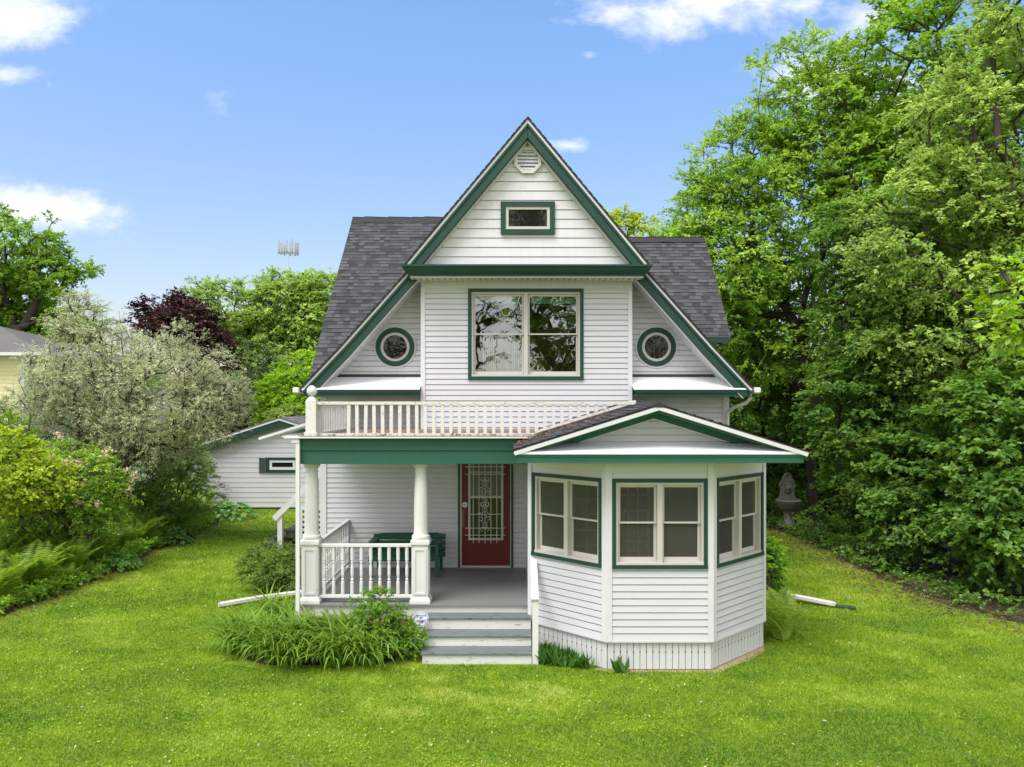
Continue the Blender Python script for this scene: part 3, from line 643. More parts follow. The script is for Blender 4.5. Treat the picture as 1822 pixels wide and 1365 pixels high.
# left cross roof
def wing(x0, x1, ye, ze, yr, zr, label=None):
    sl = math.hypot(yr - ye, zr - ze); root = shingles('roof', M['shingle'], H, (x0, ye, ze), (1, 0, 0), (0, yr - ye, zr - ze), x1 - x0, sl)
    t = MB(); nrm = Vector((0, -(zr - ze), (yr - ye))).normalized()
    a = [(x0 + .01, ye + .01, ze - .012), (x1 - .01, ye + .01, ze - .012), (x1 - .01, yr, zr - .012), (x0 + .01, yr, zr - .012)]
    b = [(p[0], p[1] - nrm.y * .10, p[2] - nrm.z * .10) for p in a]; t.add(a + b, [(0, 1, 2, 3), (4, 7, 6, 5), (0, 4, 5, 1), (1, 5, 6, 2), (3, 2, 6, 7), (0, 3, 7, 4)])
    yb = 2 * yr - ye; a = [(x0 + .01, yr, zr - .012), (x1 - .01, yr, zr - .012), (x1 - .01, yb, ze), (x0 + .01, yb, ze)]; b = [(p[0], p[1], p[2] - .1) for p in a]
    t.add(a + b, [(0, 1, 2, 3), (4, 7, 6, 5), (0, 4, 5, 1), (1, 5, 6, 2), (3, 2, 6, 7), (0, 3, 7, 4)]); t.build('roof_deck', M['trim'], root)
    t = MB(); k = x0; rr = random.Random(8)
    while k < x1 - .05:
        e_ = min(k + .29, x1); h = rr.random() * .012
        t.bar((k, yr - .09, zr + .012 - .08 + h), (e_, yr - .09, zr + .004 - .08 + h), .22, .012, (0, -.7, .7)); t.bar((k, yr + .07, zr - .06 + h), (e_, yr + .07, zr - .068 + h), .2, .012, (0, .7, .7)); t.bar((k, yr, zr + .02 + h), (e_, yr, zr + .012 + h), .05, .014); k += .29
    t.build('ridge_cap', M['shingle'], root)
    if label: root['label'] = label
wing(-3.86, -1.25, 14.95, 4.02, 19.27, 8.17, 'dark shingled side roof, the taller one')
wing(1.9, 4.82, 17.5, 5.17, 19.9, 7.82, 'smaller shingled side roof beside the trees')
t = MB(); t.box(1.9, 4.79, 17.52, 17.56, 5.02, 5.15); t.build('fascia', M['green'], H)
t = MB(); t.box(2.5, 4.5, 17.9, 22, .3, 5.1); t.build('wing_wall', M['siding'], H); t = MB(); t.add([(4.5, 17.9, 5.1), (4.5, 21.9, 5.1), (4.5, 19.9, 7.7), (4.48, 17.9, 5.1), (4.48, 21.9, 5.1), (4.48, 19.9, 7.7)], [(0, 1, 2), (3, 5, 4), (0, 3, 4, 1), (1, 4, 5, 2), (2, 5, 3, 0)])
t.build('wing_wall', M['siding'], H); t = MB()
t.add([(-3.6, 15.2, 4.0), (-3.6, 21.9, 4.0), (-3.6, 19.27, 8.05), (-3.58, 15.2, 4.0), (-3.58, 21.9, 4.0), (-3.58, 19.27, 8.05)], [(0, 1, 2), (3, 5, 4), (0, 3, 4, 1), (1, 4, 5, 2), (2, 5, 3, 0)]); t.build('wing_wall', M['siding'], H)

# pent ledges
for (x0, x1, xa, xb) in ((-3.78, BX0, -3.62, BX0), (BX1, 4.31, BX1, 4.12)):
    zf, zb = 3.957, 4.19
    t = MB(); t.add([(x0, YR - .02, zf), (x1, YR - .02, zf), (xb, YW - .01, zb), (xa, YW - .01, zb), (x0, YR - .02, zf - .02), (x1, YR - .02, zf - .02), (xb, YW - .01, zb - .02), (xa, YW - .01, zb - .02)],
                    [(0, 1, 2, 3), (4, 7, 6, 5), (0, 4, 5, 1), (1, 5, 6, 2), (0, 3, 7, 4)])
    led = t.build('pent_ledge', M['ledge'], H)
    t = MB(); t.box(x0 + .02, x1 - .02 if x1 > 4 else x1, YR - .005, YR + .05, 3.885, 3.936); t.box(x0 + .04, x1 - .04 if x1 > 4 else x1, YR + .02, YR + .06, 3.815, 3.885)
    t.build('fascia', M['green'], led)
    t = MB(); t.box(xa, xb, YW - .035, YW - .012, zb - .01, zb + .045); t.build('flashing', M['flash'], led)
    t = MB(); t.box(max(x0 + .05, XL - .2), min(x1 - .04, XR + .2), YR + .06, YW - .02, 3.835, 3.85); t.build('soffit', M['trim'], led)
# round windows
for (px, nm) in ((703, 'left'), (1168, 'right')):
    cx, cz = X_(px, 14.86), Z_(617.5, 14.86); t = MB(); ring(t, cx, cz, .27, .365, 40, YW - .055, YW - .012); rw = t.build('round_window', M['green'], H)
    t = MB(); ring(t, cx, cz, .366, .392, 40, YW - .045, YW - .012); t.build('outer_ring', M['trim'], rw)
    t = MB(); ring(t, cx, cz, .222, .27, 40, YW - .048, YW - .012); ring(t, cx, cz, .222, .238, 40, YW - .052, YW - .047); t.build('frame', M['cream'], rw)
    t = MB(); t.prism(ngon(cx, cz, .223, 40), YW - .030, YW - .014); t.build('pane', M['dglass'], rw)
# gutters of the main roof
for gx in (-3.93, 4.34):
    t = MB(); t.box(gx, gx + .12, YR - .02, 19, 3.87, 3.975); t.build('gutter', M['gutterw'], H, bevel=.02)
t = MB(); t.tube([(4.32, YR + .12, 3.87), (4.32, YR + .12, 3.80), (4.26, YR + .2, 3.70), (4.10, YR + .45, 3.62), (4.02, YR + .56, 3.52), (4.02, YR + .60, 3.3), (4.02, YR + .60, 3.0)], .035, 10)
t.build('downspout', M['gutterw'], H, smooth=True)

# ---------------- front door
T = frame(0, YW, 1, 0); d0, d1 = X_(822, YW), X_(907.5, YW); zb = .66
t = MB(T); t.box(d0, d1, -.03, .02, zb, 2.70); door = t.build('front_door', M['door'], H, bevel=.004); door['label'] = 'red front door with white security grille'
t = MB(T); t.box(DX0 - .01, DX0 + .028, -.02, .045, .62, DZ1); t.box(DX1 - .028, DX1 + .01, -.02, .045, .62, DZ1); t.build('door_casing', M['green'], H)
t = MB(T); t.box(DX0 + .028, d0 - .003, -.02, .035, .66, DZ1); t.box(d1 + .003, DX1 - .028, -.02, .035, .66, DZ1); t.box(DX0 + .028, DX1 - .028, -.02, .035, 2.703, DZ1); t.box(DX0 + .028, DX1 - .028, -.02, .06, .625, .658); t.build('door_frame', M['cream'], H)
g0, g1, gz0, gz1 = X_(833.5, YW), X_(895.5, YW), Z_(960.5, YW), 2.62
t = MB(T)
t.box(g0, g1, .02, .045, gz1 - .04, gz1); t.box(g0, g1, .02, .045, gz0, gz0 + .04); t.box(g0, g0 + .04, .02, .043, gz0 + .04, gz1 - .04); t.box(g1 - .04, g1, .02, .043, gz0 + .04, gz1 - .04); zc = Z_(884, YW); t.box(g0 + .04, g1 - .04, .022, .041, zc - .02, zc + .02); t.box(g0 + .04, g1 - .04, .022, .030, Z_(914.5, YW) - .01, Z_(914.5, YW) + .006); t.box(g0 + .04, g1 - .04, .022, .036, Z_(840, YW) - .01, Z_(840, YW) + .01)
t.build('door_window_frame', M['cream'], door)
t = MB(T); t.box(g0 + .04, g1 - .04, .0205, .024, gz0 + .04, zc); t.build('pane', M['dglass'], door)
t = MB(T); t.box(g0 + .04, g1 - .04, .0205, .023, zc, gz1 - .04); pn = t.build('door_blind', mat('olive blind', (.13, .12, .07), .5, .15, 3, spec=.5), door)
t = MB(T)
for px in (842, 852.3, 863, 873.5, 884): x = X_(px, YW - .08); t.tube([(x, .075, Z_(965, YW)), (x, .075, 2.66)], .0065, 6)
for py in (830, 843, 938.5, 951): z = Z_(py, YW); t.tube([(X_(828, YW), .082, z), (X_(899, YW), .082, z)], .0065, 6)
xm = X_(863, YW)
for (zt, sgn) in ((Z_(853, YW), 1), (Z_(898, YW), 1)):
    for sx in (-1, 1):
        def sp(cx, cz, r, a0_, turns, dirn): return [(cx + r * (1 - .6 * k / 14) * math.cos(a0_ + dirn * turns * 2 * math.pi * k / 14), .085, cz + r * (1 - .6 * k / 14) * math.sin(a0_ + dirn * turns * 2 * math.pi * k / 14)) for k in range(15)]
        t.tube(sp(xm + sx * .045, zt + .0, .04, math.pi / 2 if sx > 0 else math.pi / 2, .8, -sx), .005, 5)
        t.tube([(xm + sx * .012, .085, zt + .02), (xm + sx * .045, .085, zt - .08), (xm + sx * .02, .085, zt - .12), (xm + sx * .06, .085, zt - .14)], .005, 5)
        t.tube(sp(xm + sx * .065, zt - .18, .045, math.pi, .85, sx), .005, 5); t.tube(sp(xm + sx * .065, zt - .25, .045, math.pi, .85, -sx), .005, 5)
        t.tube([(xm + sx * .06, .085, zt - .30), (xm + sx * .025, .085, zt - .33), (xm + sx * .045, .085, zt - .38), (xm + sx * .012, .085, zt - .42)], .005, 5)
        t.tube(sp(xm + sx * .045, zt - .44, .04, -math.pi / 2, .8, sx), .005, 5)
t.build('security_grille', M['metalw'], door)
t = MB(T); zz = Z_(924, YW); t.tube([(X_(824.5, YW), .02, zz + .11), (X_(824.5, YW), .06, zz + .10), (X_(824.5, YW), .07, zz), (X_(824.5, YW), .06, zz - .10), (X_(824.5, YW), .02, zz - .11)], .011, 8); t.box(X_(822.8, YW), X_(826.2, YW), .02, .028, zz - .14, zz + .16)
t.build('handle', M['brass'], door)
t = MB(T); cx, cz = X_(827.2, YW), Z_(898, YW); t.prism(ngon(cx, cz, .052, 8, math.pi / 8), .021, .026) if False else None
P8 = ngon(cx, cz, .052, 8, math.pi / 8); t.add([(x, .0275, z) for x, z in P8] + [(x, .021, z) for x, z in P8], [tuple(range(8)), tuple(range(15, 7, -1))] + [(k, (k + 1) % 8, 8 + (k + 1) % 8, 8 + k) for k in range(8)])
st = t.build('door_sticker', M['signw'], door)
t = MB(T); t.box(cx - .035, cx + .035, .028, .0285, cz - .011, cz + .008); t.box(cx - .008, cx + .008, .028, .0285, cz + .018, cz + .026); t.box(cx - .012, cx + .012, .028, .0285, cz - .032, cz - .026); t.build('sticker_print', M['dark'], st)

# ---------------- porch
PF = 12.17; FZ = .62; PX0 = X_(527.5, PF)
t = MB()
for k in range(30):
    y0 = PF - .03 + k * .0925; t.box(PX0, .27, y0, min(y0 + .0895, YW - .002), FZ - .03, FZ + (.0007 * (k % 3)))
t.build('porch_floor', M['floor'], H)
t = MB(); t.box(PX0 + .01, .27, PF, PF + .03, Z_(1101, PF), FZ - .032); t.box(PX0 + .01, PX0 + .04, PF + .03, YW, .33, FZ - .032); t.build('porch_skirt_board', M['porchw'], H)
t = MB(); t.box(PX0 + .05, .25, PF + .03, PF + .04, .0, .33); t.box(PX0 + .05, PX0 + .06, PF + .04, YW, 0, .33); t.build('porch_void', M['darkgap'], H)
t = MB(); k = 0
while PX0 + .04 + k * .096 < -1.3: x = PX0 + .04 + k * .096; t.box(x, x + .088, PF + .005, PF + .025, .01, .335); k += 1
for k in range(28): y = PF + .05 + k * .096; t.box(PX0 + .025, PX0 + .04, y, y + .088, .01, .335)
t.build('porch_skirt_slats', M['skirt'], H)
# steps
st = []
for (yf, yb_, z, x0, x1) in ((11.85, PF - .032, .505, -1.275, .285), (11.55, 11.87, .325, -1.283, .285), (11.25, 11.57, .165, -1.29, .285)):
    st.append((yf, yb_, z, x0, x1))
steps = None
t = MB()
for i, (yf, yb_, z, x0, x1) in enumerate(st): t.box(x0, x1, yf, yb_, z - .034, z)
steps = t.build('porch_steps', M['tread'], H, bevel=.004)
t = MB()
zt = [FZ - .03] + [s_[2] - .036 for s_ in st]
for i, (yf, yb_, z, x0, x1) in enumerate(st):
    zlow = st[i + 1][2] + .001 if i < 2 else .0
    t.box(x0 + .02, x1 - .005, yf + .022, yf + .045, zlow, z - .036)
    t.box(x0 + .02, x0 + .045, yf + .046, yb_ + .25, 0, z - .036)
t.build('riser', M['riser'], steps)
t = MB(); t.box(.289, .372, 11.24, 11.32, 0, .905); hp = t.build('handrail_post', M['porchw'], H)
t = MB(); t.bar((.325, 11.22, .92), (.325, 12.0, 1.375), .10, .035); t.build('handrail', M['porchw'], hp)
# beam and porch roof
BY = 12.05
t = MB(); t.box(X_(530, BY), .10, BY, BY + .05, 2.98, Z_(780.5, BY)); t.box(X_(530, BY), X_(530, BY) + .05, BY + .051, YW - .03, 2.98, Z_(780.5, BY))
t.box(X_(530, BY) + .015, .28, BY + .02, BY + .20, Z_(826, BY), 2.979); t.box(X_(530, BY) + .015, X_(530, BY) + .20, BY + .201, YW - .03, Z_(826, BY), 2.979); bm_ = t.build('porch_beam', M['beam'], H, bevel=.004)
t = MB(); t.box(-3.0, .25, BY + .22, YW - .03, 2.86, 2.88); t.build('porch_ceiling', M['trim'], H)
t = MB(); DK = 3.205
t.add([(-3.40, 11.98, DK - .02), (.55, 11.98, DK - .02), (.55, YB, DK + .02), (-3.40, YB, DK + .02), (-3.40, 11.98, DK - .035), (.55, 11.98, DK - .035), (.55, YB, DK), (-3.40, YB, DK)], [(0, 1, 2, 3), (4, 7, 6, 5), (0, 4, 5, 1), (1, 5, 6, 2), (2, 6, 7, 3), (0, 3, 7, 4)])
dk = t.build('porch_roof', M['deckroof'], H)
t = MB(); t.box(-3.43, .30, 11.955, 11.98, Z_(780, 11.97), DK - .012); t.box(-3.46, -3.43, 11.955, YW - .1, Z_(778, 11.97), DK - .0); t.box(-3.43, -3.22, 11.981, 12.2, DK - .018, DK - .004); t.build('roof_edge_gutter', M['gutterw'], dk)
t = MB(); x = X_(530.5, 12.0); t.box(x - .035, x + .022, 11.985, 12.04, .12, 3.15); t.box(x - .10, x + .02, 11.975, 12.045, 3.10, 3.155); t.build('downspout', M['gutterw'], H)
# litter of leaves on the deck and in the valley
def litter(name, n, xf, parent=None, m='petal', size=(.05, .03), seed=5, lm=None):
    rg = np.random.default_rng(seed); P = np.array([xf(rg) for _ in range(n)]); D = rg.normal(0, 1, P.shape); D[:, 2] *= .25; Nn = rg.normal(0, .3, P.shape) + np.array([0, 0, 1.])
    V, Fq = leaf_arrays(P, D, Nn, size[0] * rg.uniform(.6, 1.3, n), size[1] * rg.uniform(.6, 1.3, n)); return mesh_np(name, V, Fq, lm or LM[m], parent, rg.uniform(0, 1, n))
LM['dry'] = leaf_mat('dry brown leaves', (.07, .045, .03), (.26, .16, .09), .2)
def xf_deck(rg):
    if rg.random() < .55:
        x = rg.uniform(.0, 1.7) ; x = .1 + 1.3 * rg.random() ** 2.2; return (x, rg.uniform(11.2, 12.25), 3.085 + (x - .03) * .318 + .018)
    return (rg.uniform(-3.3, .5), rg.choice([rg.uniform(12.15, 12.4), rg.uniform(12.2, 14.3)]), DK + .012)
litter('roof_litter', 1100, xf_deck, dk, lm=LM['dry'], size=(.045, .028))

# columns
def column(px, lab):
    x = X_(px, PF); y = PF + .145; t = MB(); a = .122; b = .146
    prof = [(b + .012, FZ + .001), (b + .012, FZ + .05), (b - .004, FZ + .085), (a, FZ + .10), (a, 1.50), (a + .012, 1.515), (b, 1.53), (b, 1.585), (b - .012, 1.60)]
    vs = []; fs = []
    for r, z in prof: vs += [(x - r, y - r, z), (x + r, y - r, z), (x + r, y + r, z), (x - r, y + r, z)]
    for i in range(len(prof) - 1):
        for k in range(4): p = i * 4 + k; q_ = i * 4 + (k + 1) % 4; fs.append((p, q_, q_ + 4, p + 4))
    fs += [(3, 2, 1, 0), tuple(range(len(vs) - 4, len(vs)))]; t.add(vs, fs); c = t.build('column', M['porchw'], H, bevel=.004); c['label'] = lab
    t = MB()
    for (fx, fy, ux, uy) in ((x, y - a, 1, 0), (x + a, y, 0, 1), (x - a, y, 0, -1)):
        TT = frame(fx, fy, ux, uy); q_ = MB(TT)
        for (s0, s1, z0, z1) in ((-.095, .095, 1.44, 1.47), (-.095, .095, .76, .79), (-.095, -.068, .79, 1.44), (.068, .095, .79, 1.44)): q_.box(s0, s1, 0, .012, z0, z1)
        n = len(t.v); t.v += q_.v; t.f += [tuple(i + n for i in f) for f in q_.f]
    t.build('pedestal_panel', M['trim'], c)
    t = MB(); zt = Z_(826, BY)
    pr = [(.135, 1.601), (.142, 1.625), (.135, 1.655), (.118, 1.665), (.112, 1.69), (.1075, 1.75), (.1085, 2.0), (.101, 2.35), (.092, 2.60), (.090, 2.635), (.103, 2.643), (.103, 2.66), (.092, 2.667), (.094, 2.70), (.125, 2.73), (.13, 2.735), (.13, zt)]
    t.lathe(x, y, pr, 28); t.build('shaft', M['porchw'], c, smooth=True)
column(550.5, 'corner porch column'); column(747, 'middle porch column beside the steps')
# porch railings
def baluster(mb, x, y, z0, z1, w=.052):
    L = z1 - z0; h = w / 2; prof = [(h, 0), (h, .27), (h * .62, .285), (h * .95, .31), (h * .95, .325), (h * .6, .34), (h * .95, .42), (h * .95, .55), (h * .62, .655), (h * .92, .67), (h * .92, .685), (h * .6, .70), (h, .72), (h, 1)]
    vs = []; fs = []
    for r, f in prof:
        for k in range(8):
            a = math.pi / 8 + k * math.pi / 4; c_, s_ = math.cos(a), math.sin(a); m_ = max(abs(c_), abs(s_)); sq = r == h
            vs.append((x + (c_ / m_ if sq else c_ * 1.02) * r, y + (s_ / m_ if sq else s_ * 1.02) * r, z0 + f * L))
    for i in range(len(prof) - 1):
        for k in range(8): p = i * 8 + k; q_ = i * 8 + (k + 1) % 8; fs.append((p, q_, q_ + 8, p + 8))
    mb.add(vs, fs)
RY = PF + .12
x0, x1 = X_(567, RY), X_(735, RY)
t = MB(); t.box(x0, x1, RY - .035, RY + .035, Z_(973, RY), Z_(967.5, RY)); t.box(x0, x1, RY - .028, RY + .028, Z_(1063.5, RY), Z_(1058, RY)); t.box(X_(649, RY), X_(653, RY), RY - .02, RY + .02, FZ, Z_(1063.5, RY))
rl = t.build('porch_railing', M['porchw'], H, bevel=.005); rl['label'] = 'front porch railing between the two columns'
for px in (577, 593.7, 610, 626.7, 643, 659.7, 676, 692.3, 708.4, 724):
    t = MB(); baluster(t, X_(px, RY), RY, Z_(1058, RY), Z_(973, RY)); t.build('baluster', M['porchw'], rl)
xs = -3.065
t = MB(); t.box(xs - .035, xs + .035, RY + .16, YW - .02, 1.475, 1.52); t.box(xs - .025, xs + .025, RY + .16, YW - .02, .70, .745)
rl = t.build('porch_railing', M['porchw'], H, bevel=.005); rl['label'] = 'side porch railing running back to the wall'
for k in range(16):
    t = MB(); baluster(t, xs, RY + .28 + k * .152, .745, 1.475, .046); t.build('baluster', M['porchw'], rl)

# ---------------- bay
A, B, C, D = (.273, 12.05), (1.315, 11.01), (2.77, 11.01), (3.81, 12.05)
def prof_at(zb0, zb1): return zb0, zb1
WZb, WZt = 1.415, 2.658; SB = .425; FT = 2.93
faces = [(A, B, 'left'), (B, C, 'front'), (C, D, 'right')]
bay = MB(); frs = []; sk = MB(); void = MB(); dots = MB()
for (p, q_, nm) in faces:
    T = frame(p[0], p[1], q_[0] - p[0], q_[1] - p[1]); L = math.hypot(q_[0] - p[0], q_[1] - p[1])
    m_ = MB(T); siding(m_, [(.04, SB), (L - .04, SB), (L - .04, WZb + .03), (.04, WZb + .03)], .0967, 0, SB); m_.box(.0, L, -.12, -.002, SB - .05, WZb); m_.box(.0, L, -.12, -.002, WZt - .02, FT)
    n = len(bay.v); bay.v += m_.v; bay.f += [tuple(i + n for i in f) for f in m_.f]
    m_ = MB(T); m_.box(.05, L - .05, 0, .018, WZt + .087, FT); frs.append((m_, 'frieze')); m_ = MB(T); m_.box(.05, L - .05, 0, .012, WZt - .02, WZt + .085); frs.append((m_, 'window_head')); m_ = MB(T); m_.box(.05, L - .05, 0, .030, SB - .03, SB); frs.append((m_, 'water_table'))
    m_ = MB(T); k = 0; nb = 16 if nm == 'front' else 16; wd = (L - .02) / nb
    for k in range(nb): m_.box(.01 + k * wd + .004, .01 + (k + 1) * wd - .004, -.03, -.012 + .003 * random.Random(k).random(), .015, SB - .03)
    n = len(sk.v); sk.v += m_.v; sk.f += [tuple(i + n for i in f) for f in m_.f]
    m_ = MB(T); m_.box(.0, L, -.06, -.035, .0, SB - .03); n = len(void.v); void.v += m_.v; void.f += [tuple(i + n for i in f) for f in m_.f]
    m_ = MB(T)
    for k in range(1, nb): m_.lathe if False else m_.box(.01 + k * wd - .008, .01 + k * wd + .008, -.011, -.0085, .245, .262)
    n = len(dots.v); dots.v += m_.v; dots.f += [tuple(i + n for i in f) for f in m_.f]
bay.box(.273, .293, 12.06, YW - .02, .02, FT); bay.box(3.79, 3.81, 12.06, YW - .02, .02, FT)
bayo = bay.build('bay', M['siding'], H); bayo['label'] = 'three sided windowed bay on the right of the porch'
[m_.build(nm_, M['trim'], bayo) for m_, nm_ in frs]; sk.build('skirt_slats', M['skirt'], bayo); void.build('skirt_void', M['darkgap'], bayo); dots.build('skirt_notch', M['darkgap'], bayo)
t = MB()
posts = []
def cpost(p, d_in, d_out, w=.066):
    t = MB()
    dl = math.hypot(*d_in); a = (d_in[0] / dl, d_in[1] / dl); dl = math.hypot(*d_out); b = (d_out[0] / dl, d_out[1] / dl)
    na = (a[1], -a[0]); nb = (b[1], -b[0]); th = .035
    k = 1 / (1 + na[0] * nb[0] + na[1] * nb[1]); mo = ((na[0] + nb[0]) * k * th, (na[1] + nb[1]) * k * th)
    t.vprism([(p[0] - a[0] * w, p[1] - a[1] * w), (p[0] - a[0] * w + na[0] * th, p[1] - a[1] * w + na[1] * th), (p[0] + mo[0], p[1] + mo[1]), (p[0] + b[0] * w + nb[0] * th, p[1] + b[1] * w + nb[1] * th), (p[0] + b[0] * w, p[1] + b[1] * w), (p[0] - mo[0], p[1] - mo[1])], SB - .025, FT)
    posts.append(t)
cpost(B, (B[0] - A[0], B[1] - A[1]), (1, 0)); cpost(C, (1, 0), (D[0] - C[0], D[1] - C[1])); cpost(A, (0, -1), (1, -1), .06); cpost(D, (1, 1), (0, 1), .06)
for t in posts: t.build('corner_post', M['trim'], bayo)
for (p, q_, nm) in faces:
    T = frame(p[0], p[1], q_[0] - p[0], q_[1] - p[1]); L = math.hypot(q_[0] - p[0], q_[1] - p[1]); e = .068
    wn = window(T, e, L - e, WZb, WZt, .052, H, 'screen', d=.0); wn['label'] = {'left': 'double window in the bay side facing the steps', 'front': 'double window in the front face of the bay', 'right': 'double window in the bay side facing the trees'}[nm]
# room inside the bay
t = MB(); t.box(.30, 3.78, 14.2, 14.22, .5, FT); t.box(.30, .32, 12.15, 14.2, .5, FT); t.box(3.76, 3.78, 12.15, 14.2, .5, FT); rm = t.build('bay_room_wall', M['room'], H)
pl = [(A[0] + .06, 12.12), (B[0] + .03, B[1] + .13), (C[0] - .03, C[1] + .13), (D[0] - .06, 12.12), (3.76, 14.2), (.32, 14.2)]
t = MB(); t.vprism(pl, .50, .52); t.build('room_floor', M['roomfloor'], rm); t = MB(); t.vprism(pl, FT - .02, FT); t.build('room_ceiling', M['roomw'], rm)
for (x0, x1, z0, z1, nc, nr) in ((1.08, 1.48, 1.0, 2.32, 2, 5), (1.86, 2.36, 1.0, 2.36, 3, 5)):
    y = 13.6 if x0 < 1.5 else 13.9
    t = MB(); t.box(x0 - .05, x0, y, y + .03, z0 - .3, z1 + .05); t.box(x1, x1 + .05, y, y + .03, z0 - .3, z1 + .05); t.box(x0, x1, y, y + .03, z1, z1 + .05); t.box(x0, x1, y, y + .03, z0 - .3, z0)
    for k in range(1, nc): x = x0 + (x1 - x0) * k / nc; t.box(x - .012, x + .012, y, y + .02, z0, z1)
    for k in range(1, nr): z = z0 + (z1 - z0) * k / nr; t.box(x0, x1, y + .001, y + .021, z - .012, z + .012)
    fd = t.build('french_door', M['roomw'], H); t = MB(); t.box(x0, x1, y + .012, y + .016, z0, z1); t.build('pane', M['darkgap'], fd)
# bay roof
YE = 10.60; EX0, EX1 = X_(914.5, YE), X_(1437.5, YE); YGB = 11.12
RB = [(EX0 - .005, 3.078), (1.957, 3.685), (EX1 + .01, 3.062)]
t = MB(); t.box(EX0 + .03, EX1 - .05, YE + .012, YE + .05, Z_(824, YE), Z_(813, YE)); t.box(EX0 + .005, EX1 - .02, YE + .0, YE + .05, Z_(812.7, YE), Z_(808.5, YE)); t.box(EX0 + .03, EX0 + .07, YE + .051, 12.04, Z_(824, YE), 3.02); t.box(EX1 - .09, EX1 - .05, YE + .051, YW - .05, Z_(824, YE), 3.02)
bf = t.build('bay_cornice', M['beam'], H)
zf, zb = Z_(804.2, YE), Z_(785.5, YGB)
t = MB(); t.add([(EX0, YE - .01, zf), (EX1, YE - .01, zf), (EX1 - .50, YGB, zb), (EX0 + .50, YGB, zb), (EX0, YE - .01, zf - .032), (EX1, YE - .01, zf - .032), (EX1 - .50, YGB, zb - .032), (EX0 + .50, YGB, zb - .032)], [(0, 1, 2, 3), (4, 7, 6, 5), (0, 4, 5, 1), (1, 5, 6, 2), (2, 6, 7, 3), (0, 3, 7, 4)])
t.build('ledge', M['ledge'], bf)
t = MB(); t.vprism([(EX0 + .08, YE + .06), (EX1 - .1, YE + .06), (EX1 - .1, 12.3), (EX0 + .08, 12.3)], FT + .001, FT + .018); t.build('soffit', M['trim'], bf)
t = MB(); band(t, RB, .022, .074, YE - .025, YE + .02); rb = t.build('bargeboard_edge', M['trim'], H)
inner = offpoly(RB, .172)
t = MB(); band(t, RB, .075, .185, YE + .36, YE + .40, zb + .0); band(t, RB, .075, .10, YE + .02, YE + .36, zb - .06); t.build('bargeboard', M['beam'], H)
t = MB(); band(t, RB, .186, .200, YE + .38, YGB - .02, zb); t.build('gable_edge_trim', M['trim'], H)
tri = clip([offpoly(RB, .17)[0], offpoly(RB, .17)[2], offpoly(RB, .17)[1]], 0, -1, -zb + .0)
w = MB(frame(0, YGB, 1, 0)); siding(w, tri, .0975, 0, zb, .026); w.build('bay_gable_wall', M['siding'], H)
for (a, b, sd_) in ((RB[0], RB[1], 1), (RB[2], RB[1], -1)):
    sl = math.hypot(b[0] - a[0], b[1] - a[1]); shingles('bay_roof', M['shingle'], H, (a[0], YE - .03, a[1]), (0, 1, 0), (b[0] - a[0], 0, b[1] - a[1]), 3.87, sl, .122, 9)
t = MB(); band(t, RB, .002, .02, YE - .02, YB - .02); t.build('bay_roof_deck', M['flash'], H)
t = MB()
for k in range(13): y = YE - .03 + k * .295; t.prism([(1.957 - .13, 3.66), (1.957, 3.712 + .004 * (k % 2)), (1.957 + .13, 3.66), (1.957 + .13, 3.645), (1.957 - .13, 3.645)], y, y + .285)
t.build('ridge_cap', M['shingle'], H)

# ---------------- balustrade on the porch roof
QY = 12.27
t = MB(); zr0, zr1 = Z_(720, QY), Z_(714.6, QY); xe = X_(1131, QY)
t.box(X_(562, QY), xe, QY - .03, QY + .03, zr0, zr1); zb_ = Z_(775.5, QY); xk = X_(952, QY); zk = lambda x: 3.085 + (x - .03) * .3175 + .045
t.box(X_(562, QY), xk, QY - .025, QY + .025, zb_, zb_ + .04)
t.bar((xk, QY, zk(xk) + .02), (xe, QY, zk(xe) - .0), .05, .04); bl = t.build('balustrade', M['oldrail'], H); bl['label'] = 'peeling white balustrade along the porch roof edge'
for k in range(38):
    px = 620.5 + k * 15.17 - 0
    if px > 1122: break
    x = X_(px, QY); z0 = zb_ + .04 if x < xk else zk(x) + .035
    if zr0 - z0 < .03: continue
    t = MB(); w_ = .026; a = random.Random(k).uniform(-.006, .006)
    t.add([(x - w_, QY - .022, z0), (x + w_, QY - .022, z0), (x + w_, QY + .022, z0), (x - w_, QY + .022, z0), (x - w_ + a, QY - .022, zr0), (x + w_ + a, QY - .022, zr0), (x + w_ + a, QY + .022, zr0), (x - w_ + a, QY + .022, zr0)],
          [(0, 3, 2, 1), (4, 5, 6, 7), (0, 1, 5, 4), (1, 2, 6, 5), (2, 3, 7, 6), (3, 0, 4, 7)]); t.build('baluster', M['old'], bl)
xq = X_(563, QY) ; t = MB(); t.box(xq - .0, xq + .06, QY + .06, YW - .06, zr0, zr1); t.box(xq, xq + .05, QY + .06, YW - .06, DK + .0, DK + .04)
b2 = t.build('balustrade', M['oldrail'], H); b2['label'] = 'side balustrade running back from the finial post'
for k in range(20):
    t = MB(); y = QY + .10 + k * .125; t.box(xq + .003, xq + .047, y, y + .05, DK + .04, zr0); t.build('baluster', M['old'], b2)
t = MB(); xc = X_(555, QY); t.box(xc - .078, xc + .078, QY - .078, QY + .078, DK - .02, 3.735); t.box(xc - .095, xc + .095, QY - .095, QY + .095, DK - .01, DK + .05)
t.add([(xc - .078, QY - .078, 3.736), (xc + .078, QY - .078, 3.736), (xc + .078, QY + .078, 3.736), (xc - .078, QY + .078, 3.736), (xc - .03, QY - .03, 3.80), (xc + .03, QY - .03, 3.80), (xc + .03, QY + .03, 3.80), (xc - .03, QY + .03, 3.80)], [(0, 1, 5, 4), (1, 2, 6, 5), (2, 3, 7, 6), (3, 0, 4, 7), (4, 5, 6, 7)])
